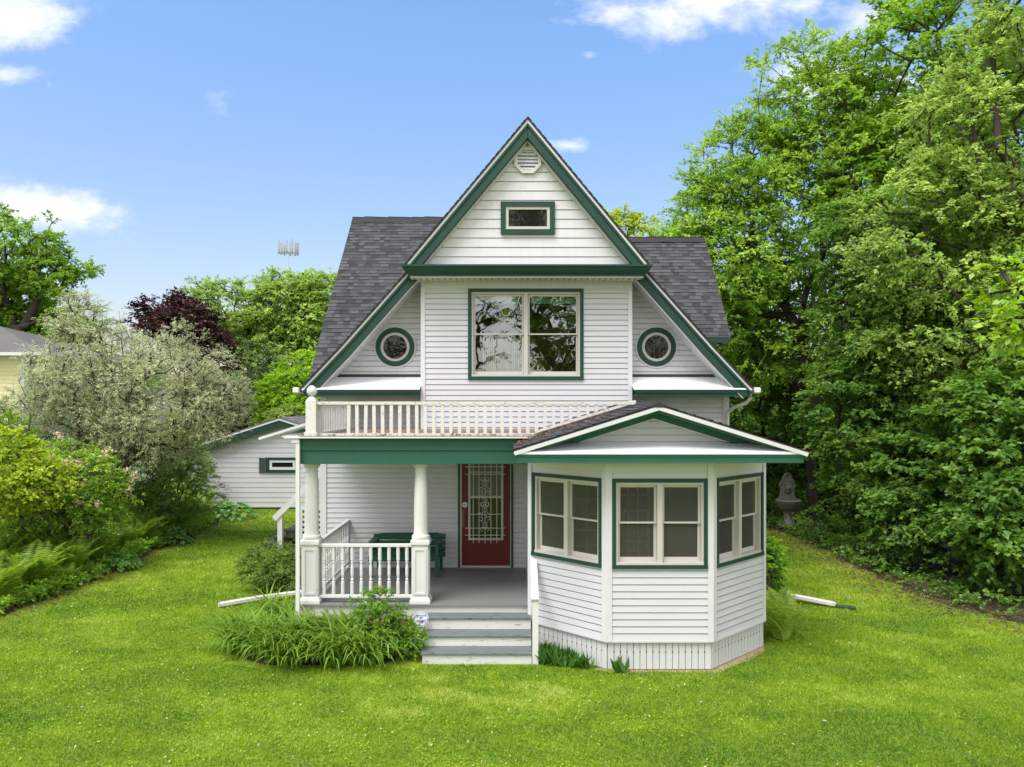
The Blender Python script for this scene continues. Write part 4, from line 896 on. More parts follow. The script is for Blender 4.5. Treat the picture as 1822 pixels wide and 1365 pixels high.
ps = t.build('balustrade_post', M['old'], H)
t = MB(); t.lathe(xc, QY, [(.03, 3.79), (.035, 3.80), (.03, 3.81), (.06, 3.83), (.078, 3.862), (.08, 3.89), (.070, 3.925), (.048, 3.95), (.03, 3.962), (.02, 3.972)], 20); t.build('finial', M['old'], ps, smooth=True)

# ---------------- back steps on the left side of the house
SY = 20.6
t = MB()
for k in range(6):
    x0 = X_(476, SY) + k * .30; z = .15 + k * .165
    t.box(x0 - .02, x0 + .34, SY - .5, SY + .5, z - .035, z)
bs = t.build('back_steps', M['darkstep'], H); bs['label'] = 'dark side steps with white handrail at the back left corner'
t = MB()
for k in range(6): x0 = X_(476, SY) + k * .30; z = .15 + k * .165; t.box(x0 + .01, x0 + .31, SY - .47, SY + .47, max(0.0, z - .20), z - .037)
t.build('step_riser', M['darkstep'], bs)
t = MB(); x0 = X_(476, SY) + 6 * .30; t.box(x0, XL, SY - .6, SY + 1.6, 1.02, 1.10); t.build('landing', M['porchw'], bs)
t = MB(); y = SY - .56; hp0 = X_(499, y)
t.box(hp0 - .06, hp0 + .06, y - .06, y + .06, 0, .93); t.box(hp0 - .075, hp0 + .075, y - .075, y + .075, .935, .96)
t.bar((X_(489, y), y - .07, .78), (X_(578, y), y - .07, 2.02), .04, .14); t.bar((X_(489, y), y, .83), (X_(578, y), y, 2.07), .10, .035)
for k in range(14): x = X_(545, y) + k * .09; t.box(x, x + .04, y - .02, y + .02, 1.12, 1.98) if x < XL - .05 else None
t.box(X_(548, y), XL - .02, y - .03, y + .03, 1.98, 2.04); t.box(X_(560, y), XL - .02, y - .02, y + .02, 1.52, 1.56)
t.build('handrail', M['trim'], bs); t = MB()
for q_ in (2.1, 2.5): t.box(X_(548, y), XL - .02, y + 1.2, y + 1.24, q_, q_ + .05)
for k in range(9): x = X_(540, y) + k * .16; t.box(x, x + .05, y + 1.2, y + 1.24, 1.1, 2.75)
t.build('landing_railing', M['trim'], bs)
t = MB(); y = SY - .62
lx0, lx1, lz0, lz1 = X_(534, y), XL - .02, .08, 1.0
def latt(mb, y, x0, x1, z0, z1, sp=.13):
    for sg in (1, -1):
        c_ = -4.0
        while c_ < 4:
            pts = []
            lo = x0; hi = x1; mid = (x0 + x1) / 2
            # z = z0 + sg*(x-mid) + c_
            xa, xb = lo, hi; za = z0 + sg * (xa - mid) + c_; zb2 = z0 + sg * (xb - mid) + c_
            seg_ = clip([(xa, za), (xb, zb2)], 0, 1, z1) if False else None
            p, q_ = [xa, za], [xb, zb2]
            def cl(p, q_, zlim, up):
                if up: ip, iq = p[1] <= zlim, q_[1] <= zlim
                else: ip, iq = p[1] >= zlim, q_[1] >= zlim
                if not ip and not iq: return None
                if ip and iq: return p, q_
                tt = (zlim - p[1]) / (q_[1] - p[1]); m_ = [p[0] + (q_[0] - p[0]) * tt, zlim]
                return (p, m_) if ip else (m_, q_)
            r_ = cl(p, q_, z1, True); r_ = cl(r_[0], r_[1], z0, False) if r_ else None
            if r_ and abs(r_[0][0] - r_[1][0]) > .02: mb.bar((r_[0][0], y + .006 * sg, r_[0][1]), (r_[1][0], y + .006 * sg, r_[1][1]), .008, .035)
            c_ += sp
latt(t, y, lx0, lx1, lz0, lz1); t.box(lx0, lx1, y - .015, y + .015, lz1 - .0, lz1 + .07); t.box(lx0, lx0 + .05, y - .014, y + .014, .05, lz1 - .001); t.build('lattice', M['trim'], bs)
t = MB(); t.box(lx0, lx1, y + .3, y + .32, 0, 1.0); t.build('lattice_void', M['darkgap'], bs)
t = MB(); ya = 17.4; t.bar((X_(473, ya), ya, Z_(779, ya)), (X_(560, ya), ya, Z_(752, ya)), 1.0, .055, (0, 0, 1)); t.build('awning_edge', M['gutterw'], H)

# ------------------------------------------------------------------ garage
GY = 27.3
ga = empty('garage', (-7.9, GY, 0), 'low white garage with green gable trim behind the back steps', 'garage')
gx0, gx1 = X_(338, GY), X_(655, GY); gp = X_(497, GY); gzp = Z_(742.5, GY); sl = .325
gl = [(gx0 - .35, gzp - sl * (gp - gx0 + .35)), (gp, gzp), (gx1 + .35, gzp - sl * (gx1 + .35 - gp))]
t = MB(frame(0, GY + .3, 1, 0)); ez = gl[0][1] - .05
pz = clip([(gx0, .05), (gx1, .05), (gx1, 2.4), (gp, gzp - .12), (gx0, 2.4)], 0, 1, 9)
zl = lambda x: gzp - .10 - sl * abs(x - gp)
wx0, wx1, wz0, wz1 = X_(471, GY), X_(526.5, GY), Z_(841.5, GY), Z_(815, GY)
siding(t, [(gx0, .06), (gx1, .06), (gx1, zl(gx1)), (gp, zl(gp)), (gx0, zl(gx0))], .172, 0, .06, .02); gw = t.build('wall', M['siding'], ga)
t = MB(); t.box(gx0, gx0 + .03, GY + .32, GY + 7, .02, zl(gx0)); t.box(gx1 - .03, gx1, GY + .32, GY + 7, .02, zl(gx1)); t.build('side_wall', M['siding'], ga)
t = MB(); band(t, gl, .03, .10, GY - .02, GY + .03); t.build('bargeboard_edge', M['trim'], ga)
t = MB(); band(t, gl, .10, .26, GY, GY + .04); t.build('bargeboard', M['green'], ga)
t = MB(); band(t, gl, .001, .03, GY - .03, GY + 7.2); gr = t.build('roof', M['shingleg'], ga)
for (a, b, s_) in ((gl[0], gl[1], 4), (gl[2], gl[1], 5)): shingles('shingles', M['shingleg'], gr, (a[0], GY - .03, a[1]), (0, 1, 0), (b[0] - a[0], 0, b[1] - a[1]), 7.2, math.hypot(b[0] - a[0], b[1] - a[1]), .16, s_)
T = frame(0, GY + .28, 1, 0); t = MB(T); q = .085
t.box(wx0, wx1, 0, .05, wz1 - q, wz1); t.box(wx0, wx1, 0, .055, wz0, wz0 + q); t.box(wx0, wx0 + q, 0, .047, wz0 + q, wz1 - q); t.box(wx1 - q, wx1, 0, .047, wz0 + q, wz1 - q); wn = t.build('window', M['green'], ga)
a0, a1, b0, b1 = wx0 + q, wx1 - q, wz0 + q, wz1 - q; q = .09; t = MB(T)
t.box(a0, a1, 0, .035, b1 - q, b1); t.box(a0, a1, 0, .04, b0, b0 + q); t.box(a0, a0 + q, 0, .032, b0 + q, b1 - q); t.box(a1 - q, a1, 0, .032, b0 + q, b1 - q); t.build('frame', M['trim'], wn)
t = MB(T); t.box(a0 + q, a1 - q, 0, .012, b0 + q, b1 - q); t.build('pane', M['dglass'], wn)
t = MB(T); s0, s1 = X_(457, GY), X_(470, GY); t.box(s0, s0 + .04, 0, .05, wz0 - .02, wz1); t.box(s1 - .04, s1, 0, .05, wz0 - .02, wz1)
for k in range(9): z = wz0 + k * (wz1 - wz0) / 9; t.box(s0 + .04, s1 - .04, .01, .045, z, z + .042)
t.build('shutter', M['shutter'], ga)

# ------------------------------------------------------------------ neighbours
yh = empty('yellow_house', (-21, 31, 0), 'pale yellow house with grey hipped roof at the left edge behind the silvery tree', 'house')
YY = 31; t = MB(frame(0, YY, 1, 0)); xr = X_(43, YY); siding(t, [(-30, .1), (xr - .15, .1), (xr - .15, Z_(642, YY)), (-30, Z_(642, YY))], .15, 0, .1, .02); t.build('wall', M['yellow'], yh)
t = MB(); t.box(xr - .15, xr + .01, YY - .03, YY + .1, .1, Z_(642, YY)); t.box(-30, xr + .02, YY - .05, YY + .01, Z_(642, YY), Z_(630, YY)); t.box(xr - .02, xr, YY + .1, YY + 9, .1, Z_(630, YY)); t.build('corner_board', M['trim'], yh)
ez = Z_(627, YY - .5); t = MB(); ex = X_(76, YY - .5)
t.box(-31, ex, YY - .6, YY - .5, ez - .12, ez); t.box(ex - .1, ex, YY - .5, YY + 10, ez - .12, ez); t.box(-31, ex - .1, YY - .5, YY + .0, ez - .11, ez - .09); t.build('gutter', M['trim'], yh)
t = MB(); t.add([(-31, YY - .55, ez), (ex, YY - .55, ez), (ex, YY + 10, ez), (-31, YY + 10, ez), (-26, YY + 4.7, ez + 1.5), (ex - 5, YY + 4.7, ez + 1.5)], [(0, 1, 5, 4), (1, 2, 5), (2, 3, 4, 5), (3, 0, 4), (0, 3, 2, 1)]); t.build('roof', M['shingleg'], yh)
sh = empty('shed', (-19, 36, 0), 'low grey roofed shed glimpsed through the silvery tree', 'shed')
t = MB(); t.box(-22, -15.6, 36, 40, .05, 2.3); t.build('wall', M['trim'], sh)
t = MB(); t.add([(-22.3, 35.7, 2.3), (-15.3, 35.7, 2.3), (-15.3, 38, 4.2), (-22.3, 38, 4.2), (-22.3, 40.3, 2.3), (-15.3, 40.3, 2.3)], [(0, 1, 2, 3), (3, 2, 5, 4), (0, 3, 4), (1, 5, 2)]); t.build('roof', M['shingleg'], sh)

# cell tower, utility pole
M['mast'] = mat('pale galvanised mast', (.50, .56, .64), .5, .03)
tw_ = empty('cell_tower', at(513, 700, 150), 'distant cell tower with a ring of panel antennas above the treetops', 'tower')
cx, cy, _ = at(513, 700, 150); z0, z1 = Z_(452, 150), Z_(427, 150)
t = MB(); t.tube([(cx, cy, -.1), (cx, cy, z0 + .2)], [.22, .10], 10); t.build('mast', M['mast'], tw_)
t = MB()
for k in range(12): a = k * math.pi / 6 + .2; t.bar((cx, cy, z0 + .25), (cx + 1.75 * math.cos(a), cy + 1.75 * math.sin(a), z0 + .25), .07, .07)
for k in range(12): a = k * math.pi / 6 + .2; b = a + math.pi / 6; t.bar((cx + 1.75 * math.cos(a), cy + 1.75 * math.sin(a), z0 + .25), (cx + 1.75 * math.cos(b), cy + 1.75 * math.sin(b), z0 + .25), .09, .09); 
t.build('platform', M['ant'], tw_)
rr = random.Random(3)
for k in range(12):
    a = k * math.pi / 6 + .1 + rr.uniform(-.08, .08); x, y = cx + 1.8 * math.cos(a), cy + 1.8 * math.sin(a); t = MB(); h = rr.uniform(1.5, 2.7); t.box(x - .15, x + .15, y - .08, y + .08, z0 - .2 + rr.uniform(0, .3), z0 + h); t.box(x - .08, x + .08, y - .18, y - .09, z0 + .1, z0 + .8); t.build('antenna', M['ant'], tw_)
up = empty('utility_pole', (X_(550, 45), 45, 0), 'wooden utility pole beside the left roof edge', 'utility pole')
x = X_(550, 45); t = MB(); t.tube([(x, 45, 0), (x, 45, Z_(616, 45))], [.16, .11], 10); t.build('pole', M['wood'], up, smooth=True)
t = MB(); t.tube([(x - .45, 45, Z_(668, 45)), (x - .45, 45, Z_(640, 45))], .16, 10); t.bar((x - .45, 45, Z_(655, 45)), (x, 45, Z_(655, 45)), .08, .08); t.build('transformer', M['ant'], up)
t = MB(); A_ = np.array([x, 45, Z_(626, 45)]); B_ = np.array([-26., 38, 6.2])
for off in (0, .5): t.tube([tuple(A_ + (B_ - A_) * k / 10 - np.array([0, 0, 2.2 * math.sin(math.pi * k / 10) + off])) for k in range(11)], .012, 4)
t.build('wire', M['dark'], up)

# ------------------------------------------------------------------ garden bench on the porch
be = empty('garden_bench', (-1.75, 14.35, FZ), 'dark green slatted bench against the porch wall behind the middle column', 'bench')
bx0, bx1 = X_(663, 14.5), X_(792, 14.5); by = 14.62; L0 = FZ
def zb2(py, Y): return Z_(py, Y)
t = MB()
for (pa, pb, ins) in ((950, 959.5, .0), (961, 969.5, 0), (971, 979.5, 0), (981, 989, 0)):
    t.box(bx0 + ins, bx1 - ins, by - .02 + (pa - 950) * -.003, by + .012 + (pa - 950) * -.003, Z_(pb, by), Z_(pa, by))
t.box(bx0 + .12, bx1 - .12, by - .02, by + .012, Z_(949.8, by), Z_(948.3, by))
t.build('backrest', M['bench'], be, bevel=.004)
t = MB()
for k in range(4): t.box(bx0 + .02, bx1 - .02, 14.08 + k * .115, 14.18 + k * .115, 1.005, 1.035)
t.build('seat', M['bench'], be, bevel=.004)
t = MB(); t.box(bx0, bx1 - .08, 14.045, 14.075, .90, 1.0); t.build('apron', M['bench'], be)
for sx in (bx0 + .02, bx1 - .14):
    t = MB(); t.bar((sx + .03, 14.06, L0), (sx + .03, 14.10, 1.21), .06, .075); t.build('leg', M['bench'], be)
    t = MB(); t.bar((sx + .05, 14.74, L0), (sx + .05, 14.645, 1.27), .05, .07); t.build('leg', M['bench'], be)
    t = MB(); t.box(sx - .02, sx + .09, 14.10, 14.58, 1.215, 1.24); t.bar((sx + .03, 14.30, 1.21), (sx + .03, 14.5, .95), .03, .05); t.build('armrest', M['bench'], be)

# ------------------------------------------------------------------ stone wall fountain
FY = 23.6; fx = X_(1402, FY); K = FY / F
fo = empty('garden_fountain', (fx, FY, 0), 'mossy stone pedestal fountain with carved backplate at the edge of the right hand trees', 'fountain')
t = MB(); zf = lambda py: Z_(py, FY) + .0
t.lathe(fx, FY - .05, [(.20, 0), (.20, .10), (.17, .14), (.15, .30), (.14, .38), (.165, .46), (.17, .50)], 20); t.build('pedestal', M['stone'], fo, smooth=True)
t = MB(); t.lathe(fx, FY - .05, [(.16, .49), (.24, .55), (.31, .66), (.335, .74), (.36, .76), (.37, .80), (.35, .83), (.30, .83), (.28, .78), (.05, .74)], 28)
for k in range(24): a = k * math.pi / 12; t.bar((fx + .23 * math.cos(a), FY - .05 + .23 * math.sin(a), .55), (fx + .345 * math.cos(a), FY - .05 + .345 * math.sin(a), .74), .04, .03)
t.build('basin', M['stone'], fo, smooth=True)
t = MB(); o = [(-.30, .80), (-.27, .92), (-.22, .98), (-.195, 1.12), (-.20, 1.28), (-.25, 1.33), (-.235, 1.38), (-.18, 1.42), (-.13, 1.56), (-.08, 1.66), (-.03, 1.70), (.03, 1.70), (.08, 1.66), (.13, 1.56), (.18, 1.42), (.235, 1.38), (.25, 1.33), (.20, 1.28), (.195, 1.12), (.22, .98), (.27, .92), (.30, .80)]
t.prism([(fx + a * 1.0 - .0, b * .97 - .05) for a, b in o], FY + .02, FY + .12)
for i in range(4, 17): a, b = o[i]; c_, d_ = o[i + 1]; t.bar((fx + a * .96, FY + .01, b * .965 - .05), (fx + c_ * .96, FY + .01, d_ * .965 - .05), .05, .035)
t.build('backplate', M['stone'], fo, bevel=.008)
t = MB(); rr = random.Random(5)
for (a, b, r) in [(0, 1.22, .085), (-.035, 1.25, .03), (.035, 1.25, .03), (0, 1.19, .04), (0, 1.13, .05)] + [(.10 * math.cos(k * .7), 1.20 + .12 * math.sin(k * .7), .035) for k in range(9)]:
    t.lathe(fx + a, FY + .0 - r * .2, [(r * .3, b - .05 - r), (r * .8, b - .05 - r * .6), (r, b - .05), (r * .8, b - .05 + r * .6), (r * .3, b - .05 + r)], 9)
t.build('carved_relief', M['stone'], fo, smooth=True)
rk_ = MB(); rk_.lathe(X_(1387, FY), FY - .25, [(.08, -.01), (.14, .05), (.13, .13), (.07, .19), (.02, .2)], 9); tag(rk_.build('rock', M['stone']), 'small rounded stone at the foot of the fountain', 'rock')
pp = MB(); pY = 21.4; pp.lathe(X_(1462, pY), pY, [(.07, 0), (.07, .36), (.06, .38), (.02, .385)], 14); tag(pp.build('vent_pipe', M['pipe'], smooth=True), 'short dark green pipe standing in the undergrowth right of the fountain', 'pipe')

# ------------------------------------------------------------------ downspout leaders on the lawn, hose, yard sign
t = MB(); p = at(391, 1083, 14.35); q_ = at(470, 1071.5, 14.75); e_ = at(560, 1062, 15.1)
t.bar((p[0], p[1], .06), (q_[0], q_[1], .10), .10, .075); t.bar((q_[0] + .01, q_[1] + .01, .10), (e_[0], e_[1], .14), .095, .07); t.box(p[0] - .01, p[0] + .02, p[1] - .058, p[1] + .058, .018, .105)
tag(t.build('downspout_leader', M['gutterw'], bevel=.012), 'white downspout leader lying on the lawn left of the porch', 'drain pipe')
t = MB(); p = (X_(1340, 15.2), 15.2); q_ = (X_(1484, 14.35), 14.35)
t.bar((p[0], p[1], .16), (q_[0], q_[1], .07), .10, .075); t.box(q_[0] - .02, q_[0] + .015, q_[1] - .058, q_[1] + .058, .03, .112)
tag(t.build('downspout_leader', M['gutterw'], bevel=.012), 'white downspout leader lying on the lawn right of the bay', 'drain pipe')
t = MB(); t.bar((X_(1485, 14.33), 14.33, .045), (X_(1523, 14.2), 14.2, .03), .09, .05); tag(t.build('drain_extension', M['pipe'], bevel=.01), 'dark green flexible drain end beyond the white leader on the right', 'drain pipe')
sY = 11.75; sx, sz = X_(749, sY), Z_(1102, sY); ys = empty('yard_sign', (sx, sY, 0), 'small white eight sided security sign on a stake beside the porch steps', 'sign')
t = MB(); t.prism(ngon(sx, sz, .118, 8, math.pi / 8), sY, sY + .008); t.build('sign_board', M['signw'], ys)
t = MB(); ring(t, sx, sz, .100, .106, 8, sY - .002, sY - .0005, math.pi / 8); t.build('sign_border', M['blue'], ys)
t = MB(); t.box(sx - .012, sx + .012, sY + .009, sY + .016, 0, sz + .08); t.build('stake', M['metalw'], ys)
def text(s, size, loc, m, parent, name):
    c = bpy.data.curves.new(name, 'FONT'); c.body = s; c.size = size; c.align_x = 'CENTER'; c.align_y = 'CENTER'; c.extrude = .0008; c.offset = size * .02
    tmp = bpy.data.objects.new(name, c); COL.objects.link(tmp); bpy.context.view_layer.update()
    me = bpy.data.meshes.new_from_object(tmp.evaluated_get(bpy.context.evaluated_depsgraph_get())); bpy.data.objects.remove(tmp)
    me.materials.clear(); me.materials.append(m); o = bpy.data.objects.new(name, me); COL.objects.link(o); o.location = loc; o.rotation_euler = (math.pi / 2, 0, 0); put(o, parent); return o
text('NNECT', .052, (sx + .022, sY - .002, sz - .028), M['blue'], ys, 'sign_lettering')
text('PROTECTED BY', .022, (sx, sY - .002, sz + .052), M['blue'], ys, 'sign_lettering')
t = MB(); t.box(sx - .02, sx + .02, sY - .0022, sY - .0005, sz + .012, sz + .030); t.build('sign_emblem', M['blue'], ys)

# ------------------------------------------------------------------ garden beds
def sheet(name, poly, z, m):
    t = MB(); t.add([(x, y, z) for x, y in poly], [tuple(range(len(poly)))]); return tag(t.build(name, m), kind='structure')
rb_ = random.Random(2)
def wob(pts, a=.16):
    out = []
    for (x0, y0), (x1, y1) in zip(pts, pts[1:]):
        n = max(1, int(math.hypot(x1 - x0, y1 - y0) / .35))
        out += [(x0 + (x1 - x0) * k / n + rb_.uniform(-a, a), y0 + (y1 - y0) * k / n + rb_.uniform(-a, a)) for k in range(n)]
    return out
LEFT = [(-8.95, 12.0), (-8.85, 14), (-8.65, 16.5), (-8.9, 19), (-9.0, 21.5), (-9.05, 24), (-9.6, 26), (-11.2, 27.2)]
RIGHT = [(9.3, 12.0), (8.5, 13.3), (7.9, 15), (7.75, 17), (7.8, 19.5), (7.75, 22), (7.55, 24), (6.6, 27), (6, 31)]
sheet('garden_bed', wob(LEFT) + [(-16, 27.2), (-16, 12)], .004, M['soil'])
sheet('garden_bed', wob(RIGHT) + [(20, 31), (20, 12)], .004, M['soil'])
sheet('garden_bed', wob([(-3.85, 11.5), (-3.5, 11.25), (-2.2, 11.2), (-1.4, 11.4)], .03) + [(-1.3, 12.2), (-3.3, 12.2), (-3.5, 13.2), (-4.1, 13.5), (-4.2, 12.2)], .004, M['soil'])
sheet('bare_soil', wob([(1.0, 11.1), (1.3, 10.93), (2.85, 10.91), (3.45, 11.45), (4.0, 12.0)], .035) + [(3.9, 12.3), (3.7, 12.1), (2.7, 11.1), (1.3, 11.1)], .005, M['sand'])

# ------------------------------------------------------------------ grass
def interp_edge(pts, y):
    return np.interp(y, [p[1] for p in pts], [p[0] for p in pts])
def grass():
    rg = np.random.default_rng(21); PX = []
    for (y0, y1, dens) in ((7.3, 9.5, 5200), (9.5, 12, 4000), (12, 15, 2700), (15, 19, 1700), (19, 23, 1050), (23, 30, 600)):
        a = (-y1 * .66, y1 * .66); n = int((a[1] - a[0]) * (y1 - y0) * dens * 1.15); p = np.stack([rg.uniform(a[0], a[1], n), rg.uniform(y0, y1, n)], 1); PX.append(p)
    P = np.concatenate(PX); x, y = P[:, 0], P[:, 1]
    jl = rg.normal(0, .13, len(x)); le = interp_edge(LEFT, y) + jl; re = interp_edge(RIGHT[::1], y) - jl
    ok = (x > le) & (x < re) & (np.abs(x) < y * .655 + .3)
    ok &= ~((x > -3.35) & (x < .3) & (y > 12.15)); ok &= ~((x > -1.31) & (x < .39) & (y > 11.24))
    bx = np.clip(np.minimum(x - .26, 3.82 - x), 0, 1.045); ok &= ~((x > .26) & (x < 3.83) & (y > 12.06 - bx - .012))
    ok &= ~((x > XL - .1) & (x < 4.15) & (y > 14.8)); ok &= ~((x > -11) & (y > 27.45))
    bed = (x > -4.1 + .25 * np.sin(y * 5)) & (x < -1.3) & (y > 11.12 + .35 * np.clip((-3.7 - x), 0, 1) + .05 * np.sin(x * 6)); ok &= ~(bed & (rg.random(len(x)) < .93))
    # thin next to the foundation and towards the trees on the right
    nearb = (x > 2.9) & (x < 4.0) & (y > x + 8.16 - .13 * rg.random(len(x))) & (y < 12.2); ok &= ~(nearb & (rg.random(len(x)) < .8))
    thin = np.clip((x - (interp_edge(RIGHT, y) - 1.6)) / 1.6, 0, 1); ok &= rg.random(len(x)) > thin * .75
    thin = np.clip(((interp_edge(LEFT, y) + .7) - x) / .7, 0, 1); ok &= rg.random(len(x)) > thin * .8
    P = P[ok]; x, y = P[:, 0], P[:, 1]; n = len(P)
    def field(s, seed):
        r = np.random.default_rng(seed); v = np.zeros(n)
        for k in range(7):
            f = s * 1.75 ** (k * .8); a = r.uniform(0, 6.28); b = r.uniform(0, 6.28); v += np.sin(f * (x * math.cos(a) + y * math.sin(a)) + b + 1.2 * np.sin(f * .6 * (x * math.sin(a) - y * math.cos(a)) + b * 2)) / (1 + .28 * k)
        return v / 3
    f1 = field(.55, 1); f2 = field(2.6, 2); f3 = field(7, 3)
    h = (.040 + .010 * f2 + .008 * f3) * rg.uniform(.55, 1.25, n) * (1 + .2 * (y > 15)); h = np.clip(h, .012, .075)
    lean = rg.normal(0, 1.0, (n, 2)) + np.stack([.28 * f1 + .15, .22 * f2], 1)
    D = np.concatenate([lean, np.ones((n, 1))], 1); D = unit(D); az = rg.uniform(0, 6.28, n); S = np.stack([np.cos(az), np.sin(az), np.zeros(n)], 1)
    wdt = (.0034 + .00035 * np.maximum(0, y - 8)) * rg.uniform(.7, 1.3, n)
    B0 = np.stack([x, y, np.zeros(n)], 1); V = np.empty((n, 3, 3)); V[:, 0] = B0 - S * wdt[:, None]; V[:, 1] = B0 + S * wdt[:, None]; V[:, 2] = B0 + D * h[:, None] * 1.25
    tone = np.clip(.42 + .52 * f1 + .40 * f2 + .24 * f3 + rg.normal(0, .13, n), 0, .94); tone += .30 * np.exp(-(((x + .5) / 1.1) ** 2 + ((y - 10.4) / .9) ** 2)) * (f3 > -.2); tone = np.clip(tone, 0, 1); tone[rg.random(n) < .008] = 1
    g_ = mesh_np('grass', V.reshape(-1, 3), np.arange(n * 3).reshape(n, 3), LM['grass'], None, tone, 3); tag(g_, kind='stuff'); g_['label'] = 'bright green short mown grass covering the lawn'; g_['category'] = 'grass'
    # clover and broad weeds in patches
    m_ = 40000; i = rg.integers(0, n, m_); i = i[(f2[i] + .5 * f1[i] + .35 * (x[i] < 2) + rg.normal(0, .3, m_) > .42) & (y[i] < 15)]
    q = np.stack([x[i], y[i], rg.uniform(.012, .04, len(i))], 1); q[:, :2] += rg.normal(0, .02, (len(i), 2)); Dq = rg.normal(0, 1, q.shape); Dq[:, 2] = rg.uniform(0, .4, len(i)); Nq = rg.normal(0, .3, q.shape) + np.array([0, 0, 1.])
    V, Fq = leaf_arrays(q, Dq, Nq, rg.uniform(.016, .032, len(q)), rg.uniform(.014, .026, len(q))); c = mesh_np('clover', V, Fq, LM['clover'], None, rg.uniform(0, 1, len(q))); tag(c, 'small round leaved weeds scattered through the front lawn', 'ground cover', kind='stuff')
grass()
def xf_lawn(rg):
    while True:
        y = rg.uniform(7.8, 20); x = rg.uniform(-y * .62, y * .62)
        if interp_edge(LEFT, y) < x < interp_edge(RIGHT, y) and not (-4.4 < x < 4 and y > 10.8): return (x, y, .045)
tag(litter('fallen_petals', 300, xf_lawn, None, 'petal', (.040, .016), 8), 'pale fallen petals and leaves dotted over the lawn', 'litter', kind='stuff')
def xf_edge(rg):
    y = rg.uniform(12.5, 25); 
    if rg.random() < .62: return (interp_edge(RIGHT, y) + rg.normal(-.25, .45), y, .022)
    return (interp_edge(LEFT, y) + rg.normal(0, .25), y, .022)
tag(litter('leaf_litter', 8000, xf_edge, None, size=(.05, .03), seed=9, lm=LM['dry']), 'brown leaf litter along the shady lawn edges', 'litter', kind='stuff')

# ------------------------------------------------------------------ low plants
def strap_leaves(P, az, L, W, lift, seg=5):
    """arching ribbon leaves"""
    n = len(P); V = np.empty((n, seg + 1, 2, 3)); dr = np.stack([np.cos(az), np.sin(az), np.zeros(n)], 1); S = np.stack([-np.sin(az), np.cos(az), np.zeros(n)], 1); p = P.copy(); ang = lift.copy()
    for k in range(seg + 1):
        w = W * (1 - (k / seg) ** 2.2) + .0015; tw = S * w[:, None] * .5
        V[:, k, 0] = p - tw; V[:, k, 1] = p + tw; p = p + (dr * np.cos(ang)[:, None] + np.array([0, 0, 1.]) * np.sin(ang)[:, None]) * (L / seg)[:, None]; ang = ang - (2.1 + .3 * np.cos(az)) / seg * (.5 + k / seg)
    V[..., 2] = np.maximum(V[..., 2], .008)
    Fq = []; b = np.arange(n)[:, None] * (seg + 1) * 2
    for k in range(seg): Fq.append(b + np.array([[2 * k, 2 * k + 1, 2 * k + 3, 2 * k + 2]]))
    return V.reshape(-1, 3), np.stack(Fq, 1).reshape(-1, 4)
def lilies():
    rg = np.random.default_rng(5); C = []
    while len(C) < 62:
        x = rg.uniform(-4.2, -1.75); y = rg.uniform(11.15, 12.05)
        if x < -3.35: y = rg.uniform(11.35, 13.3)
        if x < -3.9 and (y < 11.5): continue
        C.append((x, y, 0))
    C = np.array(C); k = 38; P = np.repeat(C, k, 0); n = len(P); P[:, :2] += rg.normal(0, .05, (n, 2)); az = rg.uniform(0, 6.28, n); toward = rg.random(n) < .35; az[toward] = rg.normal(-1.5, .6, toward.sum())
    V, Fq = strap_leaves(P, az, rg.uniform(.55, 1.02, n), rg.uniform(.030, .050, n), rg.uniform(.85, 1.5, n), 6)
    o = mesh_np('daylily_bed', V, Fq, LM['lily'], None, np.repeat(np.clip(rg.normal(.5, .22, n), 0, 1), 6)); tag(o, 'dense bed of arching daylily leaves in front of the porch', 'plants', kind='stuff')
    # taller leafy stalks
lilies()
tree('rose_bush', 'loose rose bush with small red buds in front of the porch, left of the steps', 'rose bush', (-1.9, 11.6, 0), [((-1.90, 11.62, .48), (.50, .30, .26), 2.4), ((-2.0, 11.62, .78), (.34, .24, .22), .6), ((-1.5, 11.5, .25), (.24, .18, .18), .9)], 150, 4, 8, .16, (.042, .030), 'rose', r0=.022, seed=31, thin=.003, flower=('bud', 14, .03, 'buds'), shell=.2, path=[(-1.75, 11.6, .2)])
tree('rounded_shrub', 'small leaved green shrub at the left end of the porch', 'shrub', (-4.7, 15.6, 0), [((-4.65, 15.6, .48), (.66, .45, .44), 3), ((-4.2, 15.4, .40), (.6, .4, .36), 1)], 340, 5, 12, .20, (.034, .019), 'shrub', r0=.05, seed=32, thin=.003, shell=.35, path=[(-4.7, 15.6, .25)])
tree('leafy_shrub', 'bright leafy shrub against the right side of the house behind the bay', 'shrub', (4.7, 14.6, 0), [((4.78, 15.0, .62), (.32, .4, .5), 1)], 80, 5, 9, .20, (.075, .05), 'rose', r0=.04, seed=33, thin=.003, shell=.3, path=[(4.7, 14.6, .3)])
def broad():
    rg = np.random.default_rng(7); C = []
    while len(C) < 210:
        x = rg.uniform(.42, 1.34); y = rg.uniform(10.75, 11.75)
        if y < 11.95 - (x - .27) - .10 and y > 11.22 - .32 * max(0, x - .5): C.append((x, y, 0))
    C += [(1.47 + rg.normal(0, .05), 10.93 + rg.normal(0, .03), 0) for _ in range(9)]
    C = np.repeat(np.array(C), 2, 0); n = len(C); C[:, :2] += rg.normal(0, .02, (n, 2)); D = rg.normal(0, .33, (n, 3)) + np.array([0, -.12, 1.]); D[:, 2] = 1; az = rg.uniform(0, 6.28, n)
    D = unit(D); Nn = np.stack([np.cos(az), np.sin(az), np.full(n, .2)], 1); V, Fq = leaf_arrays(C, D, Nn, rg.uniform(.16, .27, n), rg.uniform(.055, .085, n), .2)
    o = mesh_np('broad_leaf_bed', V, Fq, LM['broad'], None, rg.uniform(0, 1, n)); tag(o, 'patch of upright dark green broad leaves between the steps and the bay', 'plants', kind='stuff')
broad()
